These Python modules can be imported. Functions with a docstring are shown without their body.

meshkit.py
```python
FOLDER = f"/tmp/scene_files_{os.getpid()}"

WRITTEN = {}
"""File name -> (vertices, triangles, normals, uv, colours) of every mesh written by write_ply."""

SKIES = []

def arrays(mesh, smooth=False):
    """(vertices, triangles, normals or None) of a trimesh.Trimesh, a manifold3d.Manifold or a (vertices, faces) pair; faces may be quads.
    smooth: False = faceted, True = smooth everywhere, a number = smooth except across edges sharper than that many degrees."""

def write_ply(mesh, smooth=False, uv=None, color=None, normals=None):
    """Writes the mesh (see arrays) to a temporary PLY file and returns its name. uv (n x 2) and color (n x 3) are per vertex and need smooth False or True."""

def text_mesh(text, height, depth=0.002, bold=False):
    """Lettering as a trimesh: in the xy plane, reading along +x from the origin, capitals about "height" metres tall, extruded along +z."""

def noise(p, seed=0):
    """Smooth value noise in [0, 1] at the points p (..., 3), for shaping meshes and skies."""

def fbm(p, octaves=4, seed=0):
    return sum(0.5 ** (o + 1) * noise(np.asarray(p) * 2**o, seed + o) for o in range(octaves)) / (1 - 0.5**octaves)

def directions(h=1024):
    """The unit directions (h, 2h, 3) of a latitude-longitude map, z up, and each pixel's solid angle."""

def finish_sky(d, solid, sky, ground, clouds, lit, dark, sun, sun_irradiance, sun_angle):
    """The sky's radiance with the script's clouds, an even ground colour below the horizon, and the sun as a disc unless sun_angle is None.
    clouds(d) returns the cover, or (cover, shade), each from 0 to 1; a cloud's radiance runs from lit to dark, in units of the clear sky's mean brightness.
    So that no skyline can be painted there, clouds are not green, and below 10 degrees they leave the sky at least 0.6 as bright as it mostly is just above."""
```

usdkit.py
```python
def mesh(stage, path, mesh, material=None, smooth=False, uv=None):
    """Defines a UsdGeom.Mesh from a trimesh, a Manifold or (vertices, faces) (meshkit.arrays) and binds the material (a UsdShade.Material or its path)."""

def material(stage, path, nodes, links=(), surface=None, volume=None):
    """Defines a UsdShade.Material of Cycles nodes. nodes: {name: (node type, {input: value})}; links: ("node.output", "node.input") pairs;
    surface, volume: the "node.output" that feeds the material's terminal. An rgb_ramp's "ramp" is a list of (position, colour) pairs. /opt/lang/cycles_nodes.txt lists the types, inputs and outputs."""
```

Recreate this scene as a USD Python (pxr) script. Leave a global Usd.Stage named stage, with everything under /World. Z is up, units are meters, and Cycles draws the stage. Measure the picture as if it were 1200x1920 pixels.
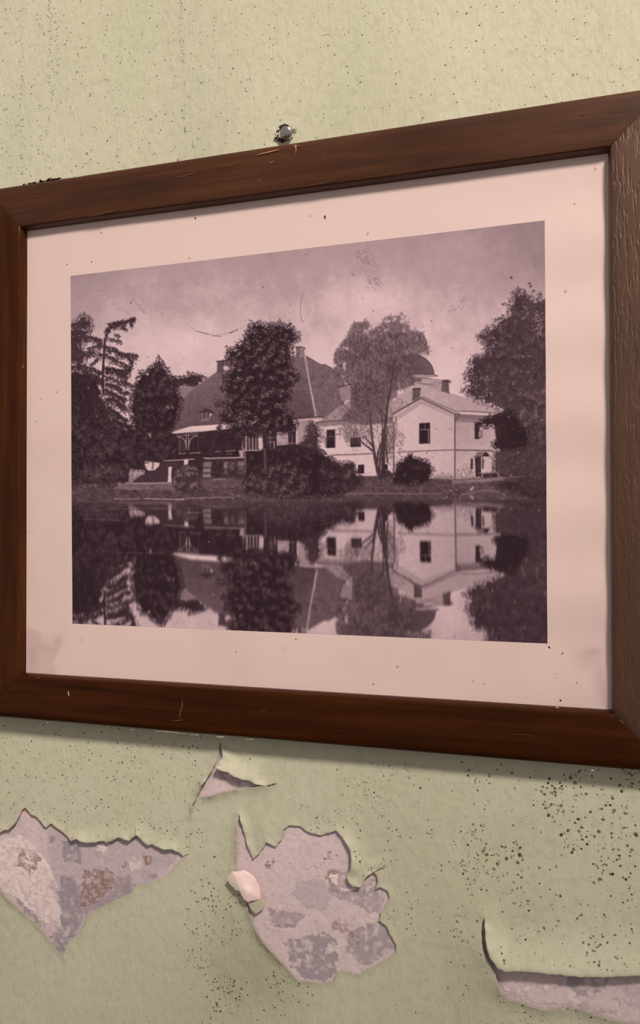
"""An old framed photograph hanging on a wall of flaking pale green paint."""
import math
import numpy as np
import shapely
import trimesh
from scipy import ndimage
from scipy.spatial import Delaunay, cKDTree
from shapely.geometry import Polygon, LineString
from pxr import Gf, Sdf, Usd, UsdGeom, UsdLux, UsdShade, Vt
import meshkit
import usdkit

stage = Usd.Stage.CreateInMemory()
UsdGeom.SetStageUpAxis(stage, "Z")
UsdGeom.SetStageMetersPerUnit(stage, 1.0)
UsdGeom.Xform.Define(stage, "/World")
UsdGeom.Scope.Define(stage, "/World/Looks")

# ------------------------------------------------------------------ camera
ZC = 1.5                                   # height of the middle of the picture
PAPER_Y = -0.0065                          # the paper's plane; the wall's painted face is y = 0
CAM = np.array([0.2388, -0.5685 + PAPER_Y, ZC - 0.0539])
FPX = 1800.0                               # focal length in picture widths of 1200
EX, EY, EZ = -0.88, 20.69, -0.42           # degrees


def _rot(ax, deg):
    a = math.radians(deg)
    c, s = math.cos(a), math.sin(a)
    return np.array({"x": [[1, 0, 0], [0, c, -s], [0, s, c]], "y": [[c, 0, s], [0, 1, 0], [-s, 0, c]], "z": [[c, -s, 0], [s, c, 0], [0, 0, 1]]}[ax])


VIEW = _rot("z", EZ) @ _rot("y", EY) @ _rot("x", EX) @ np.array([[1, 0, 0], [0, 0, -1], [0, 1, 0.0]])   # rows: right, down, forward
cam = UsdGeom.Camera.Define(stage, "/World/camera")
cam.CreateHorizontalApertureAttr(24.0)
cam.CreateFocalLengthAttr(24.0 * FPX / 1200.0)
cam.CreateClippingRangeAttr(Gf.Vec2f(0.01, 100.0))
cam.CreateExposureAttr(0.0)
M = np.eye(4)
M[0, :3], M[1, :3], M[2, :3], M[3, :3] = VIEW[0], -VIEW[1], -VIEW[2], CAM
cam.AddTransformOp().Set(Gf.Matrix4d(*M.ravel().tolist()))


def trace(px, y=0.0):
    """Points of the photograph carried onto the plane y (metres)."""
    px = np.atleast_2d(np.asarray(px, float))
    d = np.stack([(px[:, 0] - 600) / FPX, (px[:, 1] - 960) / FPX, np.ones(len(px))], 1) @ VIEW
    t = (np.broadcast_to(y, (len(px),)) - CAM[1]) / d[:, 1]
    return CAM + d * t[:, None]


def seen(p):
    q = (np.asarray(p, float) - CAM) @ VIEW.T
    return np.stack([600 + FPX * q[:, 0] / q[:, 2], 960 + FPX * q[:, 1] / q[:, 2]], 1)


# ------------------------------------------------------------------ light: a warm lamp up to the right, its cone added for an unseen person's shadow low on the wall, and the dim room
LAMP, AIM = np.array([1.60, -1.90, 3.78]), np.array([0.25, 0.0, 2.52])
lamp = UsdLux.SphereLight.Define(stage, "/World/warm_lamp_light")
lamp.CreateRadiusAttr(0.28)
lamp.CreateIntensityAttr(196.0)
lamp.CreateColorAttr(Gf.Vec3f(1.0, 0.87, 0.725))
shape = UsdLux.ShapingAPI.Apply(lamp.GetPrim())
shape.CreateShapingConeAngleAttr(20.1)
shape.CreateShapingConeSoftnessAttr(0.02)
_z = LAMP - AIM
_z /= np.linalg.norm(_z)
_x = np.cross([0, 0, 1.0], _z)
_x /= np.linalg.norm(_x)
_m = np.eye(4)
_m[0, :3], _m[1, :3], _m[2, :3], _m[3, :3] = _x, np.cross(_z, _x), _z, LAMP
lamp.AddTransformOp().Set(Gf.Matrix4d(*_m.ravel().tolist()))
dome = UsdLux.DomeLight.Define(stage, "/World/room_light")
dome.CreateIntensityAttr(0.12)
dome.CreateColorAttr(Gf.Vec3f(1.0, 0.90, 0.80))


# ------------------------------------------------------------------ helpers
_taken = {}


def path_of(name, parent="/World"):
    parent = str(parent)
    k = _taken.get((parent, name), 0)
    _taken[(parent, name)] = k + 1
    return f"{parent}/{name}" + (f"_{k:03d}" if k else "")


def tag(prim, **data):
    for k, v in data.items():
        prim.SetCustomDataByKey(k, v)
    return prim


def group(name, parent="/World", **data):
    x = UsdGeom.Xform.Define(stage, path_of(name, parent))
    return tag(x.GetPrim(), **data)


def put(name, mesh, mat, parent="/World", smooth=False, attrs=None, **data):
    if not isinstance(parent, str):
        parent = str(parent.GetPath())
    m = usdkit.mesh(stage, path_of(name, parent), mesh, mat, smooth=smooth)
    for k, v in (attrs or {}).items():
        v = np.asarray(v, np.float32)
        if v.ndim == 1:
            UsdGeom.PrimvarsAPI(m).CreatePrimvar(k, Sdf.ValueTypeNames.FloatArray, "vertex").Set(Vt.FloatArray.FromNumpy(v))
        else:
            UsdGeom.PrimvarsAPI(m).CreatePrimvar(k, Sdf.ValueTypeNames.Color3fArray, "vertex").Set(Vt.Vec3fArray.FromNumpy(v))
    return tag(m.GetPrim(), **data)


def mat(name, nodes, links=(), surface="p.BSDF"):
    return usdkit.material(stage, f"/World/Looks/{name}", nodes, links, surface=surface)


def lin(r, g, b):
    """An sRGB colour in 0..255 as linear reflectance."""
    c = np.array([r, g, b]) / 255.0
    return tuple(np.where(c <= 0.04045, c / 12.92, ((c + 0.055) / 1.055) ** 2.4))


def dense(pts, step, closed=True):
    """Points every step along a polyline; carries along any further columns."""
    p = np.asarray(pts, float)
    if closed:
        p = np.vstack([p, p[:1]])
    out = []
    for a, b in zip(p[:-1], p[1:]):
        n = max(1, int(round(np.hypot(*(b - a)[:2]) / step)))
        out.append(a + (b - a) * (np.arange(n) / n)[:, None])
    return np.vstack(out + ([] if closed else [p[-1:]]))
# ------------------------------------------------------------------ the old photographic print: tone of the ink, worked out analytically
# The print is flat: its tone is computed at the vertices of its sheet. u, v run across the print in its own units (1 unit = about 0.4 mm).
PU0, PV0, PSS = 126.0, 404.0, 2
PW, PH = 910, 812


def lattice_noise(w, h, cell_x, cell_y, rng, octaves=3):
    out, amp, tot = np.zeros((h, w)), 1.0, 0.0
    for o in range(octaves):
        gx, gy = max(2, int(w / cell_x * 2**o) + 2), max(2, int(h / cell_y * 2**o) + 2)
        g = rng.random((gy + 1, gx + 1))
        yy, xx = np.linspace(0, gy - 1.001, h), np.linspace(0, gx - 1.001, w)
        out += amp * ndimage.map_coordinates(g, np.meshgrid(yy, xx, indexing="ij"), order=1)
        tot, amp = tot + amp, amp * 0.55
    return out / tot


class Print:
    def __init__(self, seed=5):
        self.r = np.random.default_rng(seed)
        self.h, self.w = PH * PSS, PW * PSS
        self.t = np.full((self.h, self.w), 0.8)
        self.n1 = lattice_noise(self.w, self.h, 60, 60, self.r)
        self.n2 = lattice_noise(self.w, self.h, 16, 16, self.r)
        self.n3 = lattice_noise(self.w, self.h, 5, 5, self.r, 2)
        self.grain = ndimage.gaussian_filter(self.r.standard_normal((self.h, self.w)), 0.9) * 2.0

    def xy(self, p):
        return (np.asarray(p, float) - [PU0, PV0]) * PSS

    def mask(self, pts):
        p = self.xy(pts)
        x0, y0 = np.maximum(np.floor(p.min(0)).astype(int), 0)
        x1, y1 = np.minimum(np.ceil(p.max(0)).astype(int) + 1, [self.w, self.h])
        if x1 <= x0 or y1 <= y0:
            return None
        ys = np.arange(y0, y1) + 0.5
        m = np.zeros((y1 - y0, x1 - x0), np.int8)
        q = np.roll(p, -1, 0)
        for i, y in enumerate(ys):
            hit = (p[:, 1] > y) != (q[:, 1] > y)
            if hit.any():
                xs = np.sort(p[hit, 0] + (y - p[hit, 1]) / (q[hit, 1] - p[hit, 1]) * (q[hit, 0] - p[hit, 0]))
                for a, b in zip(xs[::2], xs[1::2]):
                    m[i, max(0, int(round(a)) - x0):max(0, int(round(b)) - x0)] = 1
        return (slice(y0, y1), slice(x0, x1)), m.astype(bool)

    def poly(self, pts, tone, grad=None, tex=0.0, fine=0.0, alpha=1.0):
        """tone, or tone plus a slope (per unit in u, per unit in v, from the first point); tex and fine add the two noises."""
        got = self.mask(pts)
        if got is None:
            return
        s, m = got
        v = np.full(m.shape, float(tone))
        if grad is not None:
            yy, xx = np.mgrid[s[0], s[1]]
            p = self.xy(pts[0])
            v += grad[0] * (xx - p[0]) / PSS + grad[1] * (yy - p[1]) / PSS
        if tex:
            v += tex * (self.n2[s] - 0.5) * 2
        if fine:
            v += fine * self.grain[s]
        a = self.t[s]
        a[m] = a[m] * (1 - alpha) + v[m] * alpha

    def line(self, pts, width, tone, alpha=1.0, fine=0.0):
        pts = np.asarray(pts, float)
        for a, b in zip(pts[:-1], pts[1:]):
            d = b - a
            n = np.array([-d[1], d[0]]) / (np.hypot(*d) + 1e-9) * width / 2
            e = d / (np.hypot(*d) + 1e-9) * width * 0.2
            self.poly([a - e + n, b + e + n, b + e - n, a - e - n], tone, alpha=alpha, fine=fine)

    def dabs(self, c, length, width, ang, tone, alpha=1.0):
        """Small leaf-shaped touches at the points c."""
        c = self.xy(c)
        n = len(c)
        length, width, ang, tone, alpha = (np.broadcast_to(np.asarray(x, float), (n,)) for x in (length, width, ang, tone, alpha))
        for (x, y), l, w, an, t, al in zip(c, length * PSS / 2, width * PSS / 2, ang, tone, alpha):
            r = int(max(l, w)) + 2
            ix, iy = int(x), int(y)
            if ix < r or iy < r or ix >= self.w - r or iy >= self.h - r:
                continue
            yy, xx = np.mgrid[iy - r:iy + r + 1, ix - r:ix + r + 1]
            dx, dy = xx + 0.5 - x, yy + 0.5 - y
            a, b = dx * np.cos(an) + dy * np.sin(an), -dx * np.sin(an) + dy * np.cos(an)
            k = np.clip(1.6 * (1 - (a / l) ** 2 - (b / w) ** 2), 0, 1) * al
            s = self.t[iy - r:iy + r + 1, ix - r:ix + r + 1]
            s += (t - s) * k

    def inside(self, shape, n):
        """n points spread evenly inside a shapely shape."""
        x0, y0, x1, y1 = shape.bounds
        out = np.zeros((0, 2))
        for _ in range(200):
            p = self.r.random((n * 2, 2)) * [x1 - x0, y1 - y0] + [x0, y0]
            out = np.vstack([out, p[shapely.contains_xy(shape, p[:, 0], p[:, 1])]])
            if len(out) >= n:
                break
        return out[:n]

    def at(self, field, p):
        q = self.xy(p).astype(int)
        return field[np.clip(q[:, 1], 0, self.h - 1), np.clip(q[:, 0], 0, self.w - 1)]

    def mass(self, pts, dark, edge, soft, alpha=1.0):
        """The body of a crown: its edge frayed by noise, its tone clouded."""
        got = self.mask(pts)
        if got is None:
            return
        sl, m = got
        m = np.pad(m, 1)
        if sl[1].start == 0:
            m[:, 0] = m[:, 1]
        if sl[1].stop == self.w:
            m[:, -1] = m[:, -2]
        # the frame of the print cuts crowns off: no fraying there
        d = ndimage.distance_transform_edt(m)[1:-1, 1:-1] / PSS
        k = np.clip((d / edge - 0.95 + 2.6 * (self.n3[sl] - 0.5) + 1.6 * (self.n2[sl] - 0.5)) * 2.5, 0, 1)
        v = dark + soft * ((self.n2[sl] - 0.5) * 1.4 + (self.n3[sl] - 0.5) * 1.2 + (self.n1[sl] - 0.5) * 0.8) + 0.02 * self.grain[sl]
        a, k = self.t[sl], k * alpha
        a[:] = a * (1 - k) + np.clip(v, 0.07, 1) * k

    def foliage(self, pts, dark, light, size=4.0, ang=0.6, spread=1.2, edge=5.0, density=1.0, lights=0.5, gaps=0.02, gap_tone=0.85, core=True, slim=0.45, lit=0.5, soft=0.10):
        r, shape = self.r, Polygon(pts).buffer(0)
        area = shape.area
        if core:
            for g in getattr(shape, "geoms", [shape]):
                self.mass(np.array(g.exterior.coords), dark, edge, soft)
        n = int(area / (size * size) * 2.0 * density)
        p = self.inside(shape, n)
        k = self.at(self.n2, p)
        keep = np.array([True] * len(p)) if core else k > 0.36
        p = p[keep] + r.normal(0, edge * 0.28, (keep.sum(), 2))
        self.dabs(p, size * r.uniform(0.7, 1.5, len(p)), size * slim * r.uniform(0.7, 1.3, len(p)), ang + r.normal(0, spread, len(p)), dark + r.normal(0, 0.03, len(p)), 0.9)
        rim = shape.exterior if shape.geom_type == "Polygon" else max(shape.geoms, key=lambda g: g.area).exterior
        m = int(rim.length / size * 2.2)
        s = r.random(m) * rim.length
        q = shapely.get_coordinates(shapely.line_interpolate_point(rim, s)) + r.normal(0, edge * 0.42, (m, 2))
        self.dabs(q, size * r.uniform(0.6, 1.4, m), size * slim * r.uniform(0.7, 1.2, m), ang + r.normal(0, spread, m), dark + r.normal(0.03, 0.03, m), 0.9)
        # lit leaves lie together in clumps, brighter on a clump's upper side
        n = int(area / (size * size) * 4.5)
        p = self.inside(shape, n)
        k = self.at(self.n2, p) * 0.6 + self.at(self.n3, p) * 0.25 + 1.3 * (self.at(self.n2, p + [-2.2, -4]) - self.at(self.n2, p + [2.2, 4])) + r.normal(0, 0.04, len(p))
        cut = np.quantile(k, 1 - 0.5 * min(lights, 1.0))
        sel = k > cut
        p, k = p[sel], k[sel]
        rank = np.argsort(np.argsort(k)) / max(1, len(k) - 1)
        t = dark + (light - dark) * (0.2 + 0.9 * rank) * r.uniform(0.55, 1.15, len(p))
        self.dabs(p, size * 0.85 * r.uniform(0.6, 1.3, len(p)), size * 0.85 * slim * r.uniform(0.8, 1.3, len(p)), ang + r.normal(0, spread, len(p)), t, 0.88)
        n = int(area / (size * size) * 1.2)
        p = self.inside(shape, n)
        sel = self.at(self.n3, p) > 0.70
        p = p[sel][:int(n * gaps * 4)]
        self.dabs(p, size * 0.55, size * 0.35, r.uniform(0, 3, len(p)), dark, 0.8)
        g = self.inside(shape, max(1, int(n * gaps)))
        self.dabs(g, size * r.uniform(0.3, 0.8, len(g)), size * 0.35, r.uniform(0, 3, len(g)), gap_tone, 0.8)


def spaced(x0, y0, scale, pts):
    return [(x0 + a / scale, y0 + b / scale) for a, b in pts]


def paint_print():
    P = Print()
    r = P.r
    yy, xx = np.mgrid[0:P.h, 0:P.w]
    U, V = xx / PSS + PU0, yy / PSS + PV0
    # ---- sky, with its clouds, smudges and scratches
    P.t = 0.725 + 0.145 * np.clip((V - 430) / 260, 0, 1) + 0.08 * (P.n1 - 0.5) + 0.035 * (P.n2 - 0.5)
    P.t -= 0.10 * np.clip((U - 860) / 160, 0, 1) * np.clip(1 - (V - 430) / 200, 0, 1)
    P.t -= 0.07 * np.clip(1 - (U - 130) / 120, 0, 1) * np.clip(1 - (V - 500) / 160, 0, 1)
    P.t += 0.07 * np.exp(-((U - 700) / 90) ** 2 - ((V - 560) / 40) ** 2) + 0.06 * np.exp(-((U - 330) / 90) ** 2 - ((V - 640) / 40) ** 2)
    for cx, cy, rx, ry, an in [(688, 488, 12, 24, -0.3), (702, 530, 14, 12, 0), (672, 478, 4, 8, 0), (662, 515, 5, 6, 0), (850, 580, 10, 8, 0), (866, 565, 6, 10, 0)]:
        ca, sa = math.cos(an), math.sin(an)
        a, b = (U - cx) * ca + (V - cy) * sa, -(U - cx) * sa + (V - cy) * ca
        P.t -= 0.12 * np.exp(-(a / rx) ** 2 - (b / ry) ** 2) * np.clip((P.n3 - 0.42) * 4, 0, 1)
    for x, y, s, d in [(246, 568, 4, .4), (240, 537, 3.5, .15), (214, 571, 2, .4), (493, 539, 2.5, .7), (487, 521, 2, .4), (371, 532, 1.8, .4), (304, 588, 3, .18), (203, 558, 2, .2), (186, 545, 3, .15),
                       (545, 573, 2, .3), (700, 583, 2, .6), (809, 602, 2.2, .6), (848, 653, 2, .5), (345, 674, 2, .3), (342, 683, 1.5, .3), (865, 540, 2.5, .3), (924, 549, 2.5, .2), (148, 560, 3, .15),
                       (680, 560, 3, .2), (575, 478, 4, .15), (160, 575, 3, .12), (940, 545, 2, .3), (365, 635, 2, .3)]:
        P.dabs(np.array([[x, y]]), s * 1.5, s, r.uniform(0, 3), 0.15, d)
    P.line([(357, 614), (368, 620), (380, 624), (393, 627), (403, 629), (415, 628), (428, 625), (445, 619)], 1.3, 0.55, 0.35, fine=0.15)
    P.line([(368, 621), (378, 623.5), (392, 627.5)], 1.4, 0.36, 0.45, fine=0.15)
    P.dabs(np.array([[435, 623.5], [438, 622], [444, 619.5], [433, 624.5]]), [5, 4, 6, 3], 2.2, -0.4, 0.22, 0.7)
    P.line([(397, 630), (415, 631)], 2.0, 0.5, 0.4)
    P.line([(445, 618), (460, 612), (470, 602)], 1.0, 0.55, 0.3)
    P.line([(571, 550), (567, 556), (564, 572), (564, 590), (566, 602), (570, 603)], 1.5, 0.55, 0.45)
    P.line([(585, 570), (588, 578), (584, 590)], 2, 0.95, 0.3)
    P.dabs(np.array([[252, 565], [258, 572], [266, 580], [270, 585]]), 14, 4, 0.85, 0.62, 0.25)
    # ---- distant trees and the little domed roof beside the manor
    P.foliage([(316, 712), (322, 706), (335, 707), (352, 703), (352, 697), (362, 700), (375, 702), (387, 708), (378, 718), (366, 728), (345, 724), (325, 732), (316, 738)], 0.20, 0.34, 3.2, edge=3, lights=0.5, gaps=0.05)
    P.poly([(329, 755), (331, 736), (338, 728), (350, 724.5), (360, 725), (370, 728), (345, 752)], 0.62, fine=0.02)
    for k in range(7):
        P.line([(340 + k * 4, 726 + abs(k - 3) * 0.5), (335 + k * 2.4, 742)], 0.8, 0.5, 0.6)
    # ---- manor: great hipped roof
    roof = [(330, 760), (346, 744), (372, 722), (408, 697), (440, 692), (550, 672), (573, 667), (596, 782), (556, 787), (500, 790), (430, 797), (366, 800), (330, 813), (318, 812)]
    P.poly(roof, 0.42, grad=(-0.0002, -0.0009), tex=0.04, fine=0.05)
    P.line([(330, 760), (346, 744), (372, 722), (408, 697)], 1.6, 0.62, 0.7)
    right_roof = [(573, 667), (585, 673), (600, 683), (612, 684), (622, 690), (640, 706), (652, 730), (645, 760), (612, 786), (595, 783)]
    P.poly(right_roof, 0.44, tex=0.08, fine=0.06)
    P.line([(574, 669), (600, 683), (622, 690)], 1.2, 0.35, 0.7)
    P.line([(572.5, 669), (578, 700), (585, 740), (593, 782)], 3.6, 0.80, 1, fine=0.05)
    P.line([(574, 672), (580, 705), (588, 745), (595, 780)], 1.0, 0.50, 0.7)
    pp = P.inside(Polygon(right_roof), 240)
    P.dabs(pp, r.uniform(2, 7, len(pp)), 1.5, r.choice([1.0, -0.9, 1.3], len(pp)), r.uniform(0.25, 0.78, len(pp)), 0.7)
    # chimneys
    P.poly([(408, 678), (421, 677), (421, 698), (407, 700)], 0.36, fine=0.03)
    P.poly([(419, 687), (429, 686), (432, 694), (419, 693)], 0.85)
    P.line([(406, 678), (424, 676.5)], 2.0, 0.28)
    P.poly([(556, 652), (563, 652), (563, 671), (556, 674)], 0.40, fine=0.03)
    P.poly([(563, 653), (571, 655), (571, 668), (562, 672)], 0.64)
    for x in (565, 568.5):
        P.line([(x, 657), (x, 665)], 1.3, 0.35)
    P.line([(554.5, 651.5), (564, 651), (573, 654)], 2.2, 0.27)
    # dormer
    P.poly([(380, 773), (392, 773), (392, 785), (380, 786)], 0.28)
    for x in (380.5, 385.5, 388.5):
        P.line([(x, 774), (x, 785.5)], 1.2, 0.72)
    P.poly([(391.5, 785), (393, 774), (399.5, 775)], 0.78)
    P.poly([(372, 774), (384, 766), (392, 768), (404, 775), (399, 776), (385, 772), (377, 775)], 0.24)
    P.poly([(373, 789), (380, 786), (394, 785), (388, 790)], 0.54, fine=0.03)
    # ---- veranda
    P.poly([(118, 815), (322, 812), (335, 860), (480, 860), (480, 946), (118, 946)], 0.20, tex=0.06, fine=0.02)
    P.poly([(322, 812), (430, 803), (502, 800), (560, 795), (560, 862), (378, 862), (325, 862)], 0.17, tex=0.06, fine=0.02)
    P.poly([(320, 811), (335, 806), (357, 799.5), (410, 796), (430, 795), (430, 803), (414, 805), (382, 808.5), (322, 814)], 0.86, grad=(0.0002, -0.004), fine=0.02)
    P.line([(320, 812.5), (382, 809), (429, 804)], 1.2, 0.95, 0.7)
    for k in range(15):
        x = 333 + k * 2.7
        P.line([(x, 811.5 - k * 0.12), (x, 815.5 - k * 0.12)], 1.0, 0.62, 0.8)
    P.line([(331, 818.5), (345, 817), (372, 815)], 1.3, 0.66, 0.9)
    for x in (349.4, 353.6):
        P.line([(x, 815), (x, 843)], 1.6, 0.74)
    P.line([(348.8, 838), (348, 830), (345, 824), (340, 820.5), (334, 820)], 1.6, 0.72)
    P.line([(354.2, 836), (355.5, 828), (359, 822), (364, 818.5), (370, 818)], 1.6, 0.72)
    P.poly([(334, 822), (340, 821), (346, 828), (348, 848), (334, 849)], 0.24, tex=0.05)
    P.line([(337, 824), (337, 848)], 3, 0.40, 0.6)
    P.line([(342, 826), (342, 848)], 1.2, 0.10)
    P.line([(371, 820), (373, 848)], 1.5, 0.42, 0.6)
    P.line([(335, 851), (348, 850.5)], 1.6, 0.66)
    P.line([(355, 850), (376, 849)], 2.0, 0.58)
    P.line([(404, 847), (412, 846.5)], 1.6, 0.55)
    P.line([(424, 846.5), (441, 845)], 1.6, 0.62)
    P.line([(424, 852), (436, 851)], 1.5, 0.5)
    P.line([(324, 852), (326, 846), (329, 842)], 1.3, 0.6)
    P.line([(305, 842), (305, 855)], 1.0, 0.5)
    P.line([(302, 861), (308, 864), (325, 863.5), (345, 862), (366, 861)], 2.3, 0.68)
    P.line([(380, 859.6), (400, 859.5), (430, 858.5), (458, 858)], 3.0, 0.72, fine=0.05)
    # terrace wall of pale blocks behind ivy
    P.poly([(376, 863), (460, 862), (460, 897), (376, 899)], 0.26, tex=0.10, fine=0.03)
    for a, b, c, d, t in [(380, 867, 398, 876, .52), (380, 879, 395, 886, .60), (380, 889, 395, 896, .62), (401, 868, 408, 876, .42), (419, 866, 428, 878, .50), (430, 868, 440, 882, .46), (446, 866, 458, 874, .46), (447, 876, 458, 881, .42), (447, 883, 458, 889, .36), (421, 880, 427, 890, .36), (403, 880, 409, 892, .36)]:
        P.poly([(a, b), (c, b - 0.4), (c, d), (a, d + 0.3)], t, tex=0.10, fine=0.03)
    P.foliage([(398, 862), (420, 863), (418, 880), (414, 899), (402, 898), (396, 880)], 0.18, 0.34, 3, edge=2.5, lights=0.5, gaps=0)
    P.foliage([(428, 862), (446, 863), (444, 880), (438, 897), (430, 897), (428, 880)], 0.20, 0.36, 3, edge=2.5, lights=0.5, gaps=0, core=False)
    P.foliage([(362, 858), (381, 858), (380, 880), (374, 890), (368, 872)], 0.16, 0.32, 3, edge=2.5, lights=0.4, gaps=0)
    P.foliage([(374, 815), (398, 812), (404, 830), (398, 858), (380, 856)], 0.17, 0.30, 3.2, edge=3, lights=0.4, gaps=0)
    P.foliage([(405, 803), (414, 794), (415, 806), (412, 812)], 0.2, 0.3, 2.4, edge=1.5, lights=0.2, gaps=0)
    # bay window, posts and downpipe
    P.poly([(453, 819), (494, 814), (494, 846), (453, 846)], 0.24, tex=0.05)
    P.poly([(484, 822), (490, 816), (493.5, 821), (494, 842), (490, 846), (485, 845)], 0.84)
    P.line([(455, 827), (455, 844)], 1.3, 0.68)
    P.line([(461.6, 818), (461.6, 845)], 2.4, 0.80)
    for x in (467.8, 474.0, 480.2):
        P.line([(x, 822), (x, 845)], 1.7, 0.74)
    P.line([(453, 833.5), (484, 833)], 0.8, 0.5, 0.6)
    P.line([(448, 845.5), (475, 844.5), (490, 845.5)], 2.0, 0.78)
    P.poly([(448, 845), (457, 845), (457, 858), (452, 859), (449, 852)], 0.76)
    P.line([(453, 838), (459, 843), (460.2, 860), (460.2, 892)], 1.7, 0.64)
    P.poly([(462, 848), (520, 846), (520, 905), (462, 905)], 0.15, tex=0.05, fine=0.02)
    # windows between tree and wing
    P.poly([(498, 812), (600, 800), (600, 850), (498, 848)], 0.20, tex=0.05)
    P.line([(507, 810), (507, 842)], 1.5, 0.66)
    for y in (821, 829.5):
        P.line([(501, y), (514, y - 0.5)], 1.2, 0.62)
    P.line([(514.5, 828), (514.5, 845)], 2.0, 0.72)
    P.poly([(519, 811), (541, 811), (541, 834), (519, 836)], 0.74, tex=0.15)
    P.line([(548.5, 815), (548.5, 834)], 1.4, 0.66)
    P.line([(541, 831.5), (556, 831)], 1.6, 0.62)
    P.poly([(555, 790), (585, 788), (585, 832), (555, 834)], 0.74, grad=(-0.003, 0.001), tex=0.06)
    P.line([(557, 803), (557, 833)], 2.4, 0.88)
    P.line([(555, 787.5), (580, 786), (604, 784.5)], 2.6, 0.78)
    P.line([(552, 784.5), (580, 783.5), (606, 781)], 2.0, 0.24)
    # ---- long white wing behind the willow
    P.poly([(596, 792), (612, 782), (634, 764), (660, 752), (735, 742), (742, 776), (735, 786), (658, 790)], 0.72, tex=0.10, fine=0.03)
    P.poly([(636, 728), (662, 724), (662, 750), (640, 752)], 0.66, tex=0.06)
    P.line([(630, 727), (662, 721)], 2.5, 0.34)
    P.poly([(662, 716), (675, 716), (675, 766), (662, 764)], 0.34, tex=0.06, fine=0.03)
    P.poly([(675, 718), (745, 700), (745, 745), (725, 752), (700, 762), (675, 766)], 0.52, tex=0.06, fine=0.03)
    P.poly([(700, 745), (712, 744), (712, 766), (700, 767)], 0.66, tex=0.08)
    P.line([(592, 792.5), (630, 789.5), (658, 788), (700, 785.5), (737, 783.5)], 2.2, 0.34)
    P.poly([(596, 794), (658, 790), (737, 786), (739, 850), (739, 895), (690, 892), (640, 885), (596, 860)], 0.865, grad=(-0.0004, 0.0003), tex=0.03, fine=0.008)
    P.poly([(596, 793), (658, 789.5), (737, 785.5), (737, 794), (658, 797), (596, 800)], 0.60, grad=(0, 0.012), tex=0.04)
    P.poly([(613, 806.5), (629.5, 805.5), (629.5, 839.5), (613, 840.5)], 0.15)
    P.line([(613, 819), (629, 818.5)], 1.3, 0.45)
    P.line([(620.5, 808), (620.5, 818)], 1.0, 0.35)
    P.line([(628.8, 806), (628.8, 840)], 1.3, 0.50)
    P.line([(611.5, 820), (611.5, 839)], 1.6, 0.40)
    P.poly([(657.5, 821), (677, 820), (677, 838), (657.5, 838.5)], 0.18)
    P.line([(622, 853.6), (660, 852.5), (707, 850.4), (737, 849)], 2.2, 0.56)
    P.poly([(672, 872), (683, 871.5), (683, 888), (672, 888.5)], 0.13)
    P.line([(677, 873), (677, 887)], 0.9, 0.3)
    P.poly([(653, 871), (664, 871), (664, 884), (653, 884)], 0.22)
    P.poly([(718, 871), (727, 871), (727, 884), (718, 884)], 0.14)
    P.poly([(712, 880), (722, 880), (729, 882), (738, 890), (738, 897), (715, 898)], 0.24)
    P.line([(721, 881), (729, 882), (738, 890)], 1.2, 0.5)
    for k in range(9):
        P.line([(685 + k * 2.1, 896 + (k % 2)), (685 + k * 2.1, 906)], 1.1, 0.62, 0.8)
    # ---- dome behind
    th = np.linspace(math.pi, 0, 40)
    P.poly(np.stack([770 + 44 * np.cos(th), 704 - 40.5 * np.sin(th)], 1), 0.30, tex=0.02, fine=0.02, grad=(0.0012, 0))
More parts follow.
